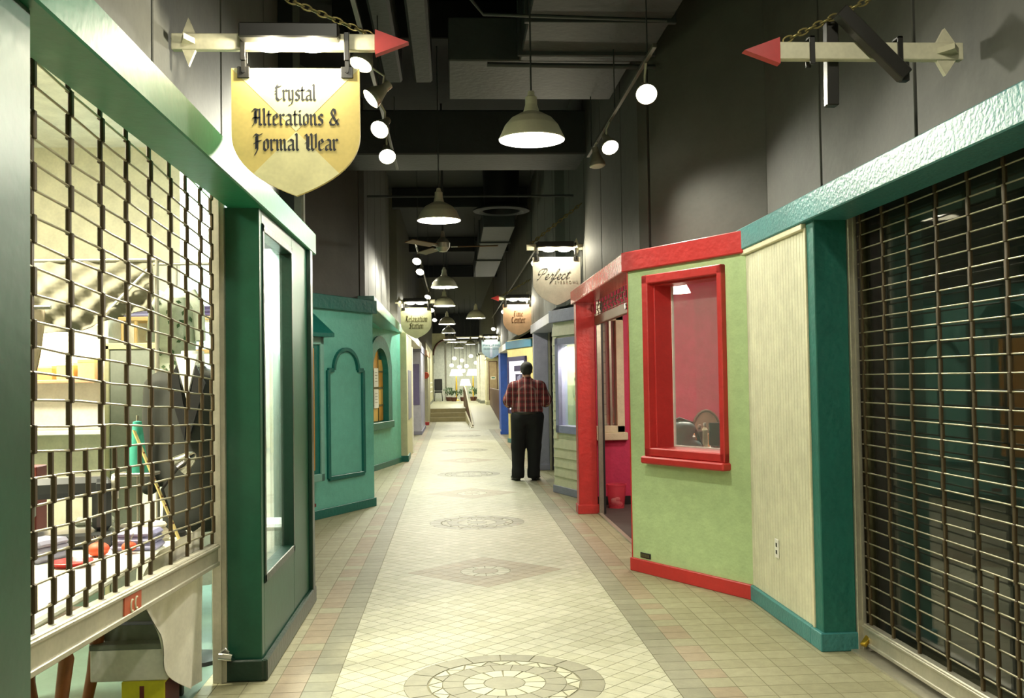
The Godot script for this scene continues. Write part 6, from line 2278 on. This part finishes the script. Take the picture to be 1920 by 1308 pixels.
	for q in [[0.18, 1.25, 49.5, 0.34], [1.02, 1.25, 49.5, 0.34], [0.62, 0.75, 48.8, 0.28]]:
		t = thing("table_lamp", ["table lamp with a white shade, left one at the end shop", "table lamp with a white shade, right one at the end shop", "low table lamp with a white shade at the end shop"][k], "lamp", at(q[0], 0.45, q[2]), "white shaded lamps at the end shop")
		s = nb()
		lathe(s, [Vector2(q[3], q[1]), Vector2(q[3] * 0.7, q[1] + 0.32), Vector2(q[3] * 0.68, q[1] + 0.32), Vector2(q[3] * 0.98, q[1])], 22)
		part(t, "shade", s, M.lamp_shade)
		s = nb()
		lathe(s, [Vector2(0.0, 0.0), Vector2(0.16, 0.0), Vector2(0.16, 0.03), Vector2(0.03, 0.08), Vector2(0.05, q[1] * 0.5), Vector2(0.02, q[1] + 0.05), Vector2(0.0, q[1] + 0.06)], 16)
		part(t, "stand", s, M.gold)
		omni("lamp_light", Vector3(0, q[1] + 0.16, 0), 0.6, 0.06, WARM, t)
		k += 1
	k = 0
	for q in [[0.1, 2.6, 51.0], [0.5, 2.5, 51.4], [0.95, 2.7, 50.6], [-0.05, 2.25, 51.6], [0.35, 2.15, 50.2], [0.72, 2.2, 51.0], [1.2, 2.35, 50.0], [0.55, 1.95, 50.8]]:
		t = thing("glass_lamp", ["upper left glowing globe lamp hanging at the end shop", "upper middle glowing globe lamp hanging at the end shop", "highest glowing globe lamp, upper right at the end shop", "leftmost globe lamp hanging at the end shop", "lower left of middle globe lamp at the end shop", "globe lamp between the two white shades at the end shop", "rightmost glowing globe lamp hanging at the end shop", "lowest hanging globe lamp at the end shop"][k], "lamp", at(q[0], q[1], q[2]), "glass lamps of the end shop")
		s = nb()
		ball(s, Vector3.ZERO, Vector3(0.12, 0.1, 0.12), 14, 8)
		part(t, "globe", s, M.lamp_shade)
		s = nb()
		tube(s, [Vector3(0, 0.09, 0), Vector3(0, 4.97 - q[1], 0)], 0.008, 5)
		part(t, "cord", s, M.black)
		k += 1
	k = 0
	for q in [[-0.2, 49.0, 0.5], [0.5, 48.5, 0.38], [1.0, 48.9, 0.5], [1.25, 48.2, 0.42], [0.05, 48.2, 0.35]]:
		t = thing("potted_bush", ["large leafy potted bush beside the black chair at the end", "low potted bush in the middle before the end shop", "large potted bush under the right-hand white lamp shade", "rightmost potted bush before the end shop", "small potted bush nearest the landing edge"][k], "plant", at(q[0], 0.45, q[1]), "potted bushes at the end shop")
		s = nb()
		lathe(s, [Vector2(0.0, 0.0), Vector2(0.12, 0.0), Vector2(0.16, 0.2), Vector2(0.0, 0.18)], 16)
		part(t, "pot", s, M.walnut)
		s = nb()
		for j in 60:
			var n := Vector3(rng.randf_range(-1, 1), rng.randf_range(-0.6, 1), rng.randf_range(-1, 1)).normalized() * rng.randf_range(0.5, 1.0)
			var p := Vector3(0, 0.2 + q[2] * 0.55, 0) + n * Vector3(0.26, q[2] * 0.5, 0.26)
			prism(s, PackedVector2Array([Vector2(0, -0.07), Vector2(0.03, 0), Vector2(0, 0.07), Vector2(-0.03, 0)]), 0.0, 0.004, Transform3D(Basis(Vector3.UP, rng.randf() * 6.0) * Basis(Vector3.RIGHT, rng.randf_range(-1, 1)), p))
		part(t, "foliage", s, M.leaf)
		k += 1
	t = thing("office_chair", "black chair standing by the cream arch", "chair", at(-0.72, 0.45, 49.2))
	s = nb()
	span(s, -0.2, 0.2, 0.42, 0.5, -0.2, 0.2, 0.03)
	part(t, "seat", s, M.black)
	s = nb()
	span(s, -0.2, 0.2, 0.52, 1.1, -0.22, -0.15, 0.03)
	part(t, "backrest", s, M.black)
	for q in [[-0.17, -0.17], [0.17, -0.17], [-0.17, 0.17], [0.17, 0.17]]:
		s = nb()
		tube(s, [Vector3(q[0], 0.43, q[1]), Vector3(q[0] * 1.2, 0.0, q[1] * 1.2)], 0.016, 6)
		part(t, "leg", s, M.black)
	# cream booth with a tan panel and pale columns on the ramp side
	w = thing("wall_right", "cream booth with a tan framed panel at the top of the ramp", "", Transform3D(), "", "structure")
	s = nb()
	wbox(s, 1.38, 2.3, 0.45, 2.36, 40.6, 42.2, 0.01)
	part(w, "body", s, M.cream)
	s = nb()
	wbox(s, 1.36, 2.3, 2.3, 2.4, 40.55, 42.2, 0.01)
	wbox(s, 1.36, 2.3, 0.45, 0.6, 40.55, 42.2, 0.01)
	part(w, "moulding", s, M.cream_olive)
	s = nb()
	wbox(s, 1.48, 1.84, 0.64, 2.24, 40.56, 40.6, 0.004)
	part(w, "panel_frame", s, M.walnut)
	s = nb()
	wbox(s, 1.51, 1.81, 0.67, 2.21, 40.545, 40.565)
	part(w, "panel", s, M.tan_panel)
	var n := thing("wall_plate", "small white notice on the tan panel of the booth", "notice", at(1.66, 1.55, 40.54))
	s = nb()
	span(s, -0.1, 0.1, -0.06, 0.06, 0, 0.01, 0.002)
	part(n, "sheet", s, M.white)
	s = nb()
	span(s, -0.07, 0.07, -0.01, 0.03, 0.01, 0.011)
	part(n, "print", s, M.teal_dark)
	for q in [[43.2, 0], [45.0, 1], [47.2, 2]]:
		w = thing("wall_right", ["pale column nearest the cream booth", "pale column second from the cream booth", "pale column third from the cream booth"][q[1]], "", Transform3D(), "", "structure")
		s = nb()
		wbox(s, 1.22 - 0.03 * q[1], 1.5, 0.45, 2.7, q[0], q[0] + 0.3, 0.02)
		part(w, "shaft", s, M.shop_white)
		s = nb()
		wbox(s, 1.18 - 0.03 * q[1], 1.52, 0.45, 0.58, q[0] - 0.04, q[0] + 0.34, 0.01)
		wbox(s, 1.18 - 0.03 * q[1], 1.52, 2.6, 2.7, q[0] - 0.04, q[0] + 0.34, 0.01)
		part(w, "moulding", s, M.grey_panel)
	w = thing("wall_right", "dark brown post end between the ramp and the blue pillar", "", Transform3D(), "", "structure")
	s = nb()
	wbox(s, 1.9, 2.0, 0.0, 2.6, 30.0, 56.5)
	part(w, "body", s, M.cream)
	s = nb()
	wbox(s, 1.5, 1.56, 0.0, 1.15, 30.4, 40.4, 0.01)
	part(w, "side_rail", s, M.walnut)

func more_materials() -> void:
	M.teal_pale = mat(120, 176, 164, 0.4)
	M.teal_gloss = mat(96, 152, 140, 0.25, 0.0, 0.2, 2.0)
	M.red_gloss = mat(196, 50, 48, 0.24, 0.0, 0.1)
	M.green_fascia = mat(24, 116, 82, 0.42, 0.0, 0.05)
	M.track = mat(96, 94, 84, 0.5, 0.3)
	M.beaded = mat(216, 214, 184, 0.6, 0.0, 0.1)
	M.store_wall = mat(128, 130, 120, 0.7)
	M.store_floor = mat(96, 92, 82, 0.7)
	M.amber = mat(196, 140, 50, 0.35)
	M.amber_light = mat(214, 170, 84, 0.35)
	M.olive = mat(96, 92, 56, 0.6)
	M.olive_pale = mat(168, 164, 128, 0.6)
	M.maroon = mat(108, 40, 40, 0.6)
	M.orange = mat(226, 92, 52, 0.6)
	M.orange_pale = mat(232, 150, 96, 0.6)
	M.peach = mat(228, 178, 140, 0.6)
	M.gold = mat(206, 172, 40, 0.5)
	M.gold_pale = mat(230, 208, 130, 0.6)
	M.leaf = mat(74, 104, 66, 0.6)
	M.sage = mat(168, 174, 142, 0.6)
	M.bronze = mat(120, 88, 62, 0.4, 0.4)
	M.cream_olive = mat(206, 204, 166, 0.55)
	M.lavender_pale = mat(186, 186, 204, 0.35, 0.0, 0.15)
	M.blue_teal = mat(30, 106, 138, 0.5)
	M.indigo = mat(52, 44, 92, 0.5)
	M.dark_carpet = mat(72, 62, 58, 0.9)
	M.sticker = mat(196, 86, 48, 0.5)
	M.skin = mat(206, 156, 128, 0.55)
	M.hair = mat(40, 36, 34, 0.7, 0.0, 0.4, 6.0)
	M.trousers = mat(20, 20, 22, 0.85)
	M.shoe = mat(26, 24, 24, 0.4)
	M.belt = mat(52, 44, 34, 0.5)
	var im := Image.create(64, 64, false, Image.FORMAT_RGB8)
	for y in 64:
		for x in 64:
			var c := Color8(146, 48, 54)
			if x % 64 < 26: c = c.lerp(Color8(44, 24, 30), 0.55)
			if y % 64 < 26: c = c.lerp(Color8(44, 24, 30), 0.5)
			if x > 41 and x < 50: c = c.lerp(Color8(232, 214, 200), 0.85)
			if y > 43 and y < 47: c = c.lerp(Color8(206, 170, 160), 0.4)
			im.set_pixel(x, y, c)
	M.plaid = StandardMaterial3D.new()
	M.plaid.albedo_texture = ImageTexture.create_from_image(im)
	M.plaid.uv1_triplanar = true
	M.plaid.uv1_scale = Vector3.ONE * 11.0
	M.plaid.roughness = 0.8
	M.shop_cream = mat(234, 228, 204, 0.7)
	M.shop_floor = mat(88, 114, 100, 0.5)
	M.panel_glow = glow(Color(1.0, 0.99, 0.92), 2.2)
	M.swag = mat(118, 115, 96, 0.8)
	M.beige = mat(206, 192, 166, 0.8)
	M.lace = mat(214, 222, 204, 0.8, 0.0, 0.6, 6.0)
	M.suit = mat(44, 46, 40, 0.8)
	M.grey_panel = mat(130, 134, 122, 0.4)
	M.oak = mat(196, 164, 104, 0.5)
	M.table_white = mat(226, 228, 212, 0.6)
	M.cloth_white = mat(236, 232, 218, 0.85)
	M.yellow_box = mat(214, 206, 40, 0.5)
	M.machine = mat(60, 64, 66, 0.35)
	M.thread_teal = mat(64, 172, 148, 0.7)
	M.carton = mat(160, 122, 88, 0.7)
	M.bin_pink = glass(0.45, Color(0.86, 0.3, 0.36))
	M.bin_pink.roughness = 0.3
	M.lamp_dome = glow(Color(1.0, 0.98, 0.93), 2.5)
	M.lamp_shade = glow(Color(1.0, 0.98, 0.9), 1.6)
	M.chair_teal = mat(110, 150, 152, 0.4)
	M.bright_green = mat(90, 180, 70, 0.5)
	M.pink_pale = mat(226, 170, 164, 0.5)
	M.dark_screen = plain(18, 34, 32, 0.25)
	M.walnut = mat(92, 54, 40, 0.5)
	M.rattan = mat(150, 112, 92, 0.7)
	M.poster_glow = glow(Color(0.9, 0.91, 1.0), 0.9)
	M.step = mat(150, 140, 100, 0.6)
	M.tan_panel = mat(184, 164, 132, 0.6)
	M.blade = mat(120, 88, 50, 0.5)
	M.sign_yellow = mat(222, 198, 116, 0.55)
	M.sign_pale = mat(230, 222, 168, 0.55)
	M.sign_white = mat(226, 220, 202, 0.55)
	M.sign_green = mat(206, 208, 164, 0.55)
	M.sign_olive = plain(92, 88, 50, 0.7)
	M.sign_peach = mat(226, 182, 146, 0.55)
	M.sign_tan = plain(206, 196, 180, 0.7)
	M.sign_brown = plain(110, 72, 36, 0.7)
	M.sign_blue = mat(150, 172, 176, 0.55)
	M.sign_pale_blue = mat(196, 200, 208, 0.55)
	M.sign_slate = plain(70, 90, 96, 0.7)

func _ready() -> void:
	rng.seed = 7
	set_view()
	make_textures()
	make_materials()
	more_materials()
	build_floor()
	build_upper()
	build_left()
	build_right()
	build_far_end()
	build_lamps()
	build_signs()
	build_left_shop()
	build_right_shops()
	build_person()
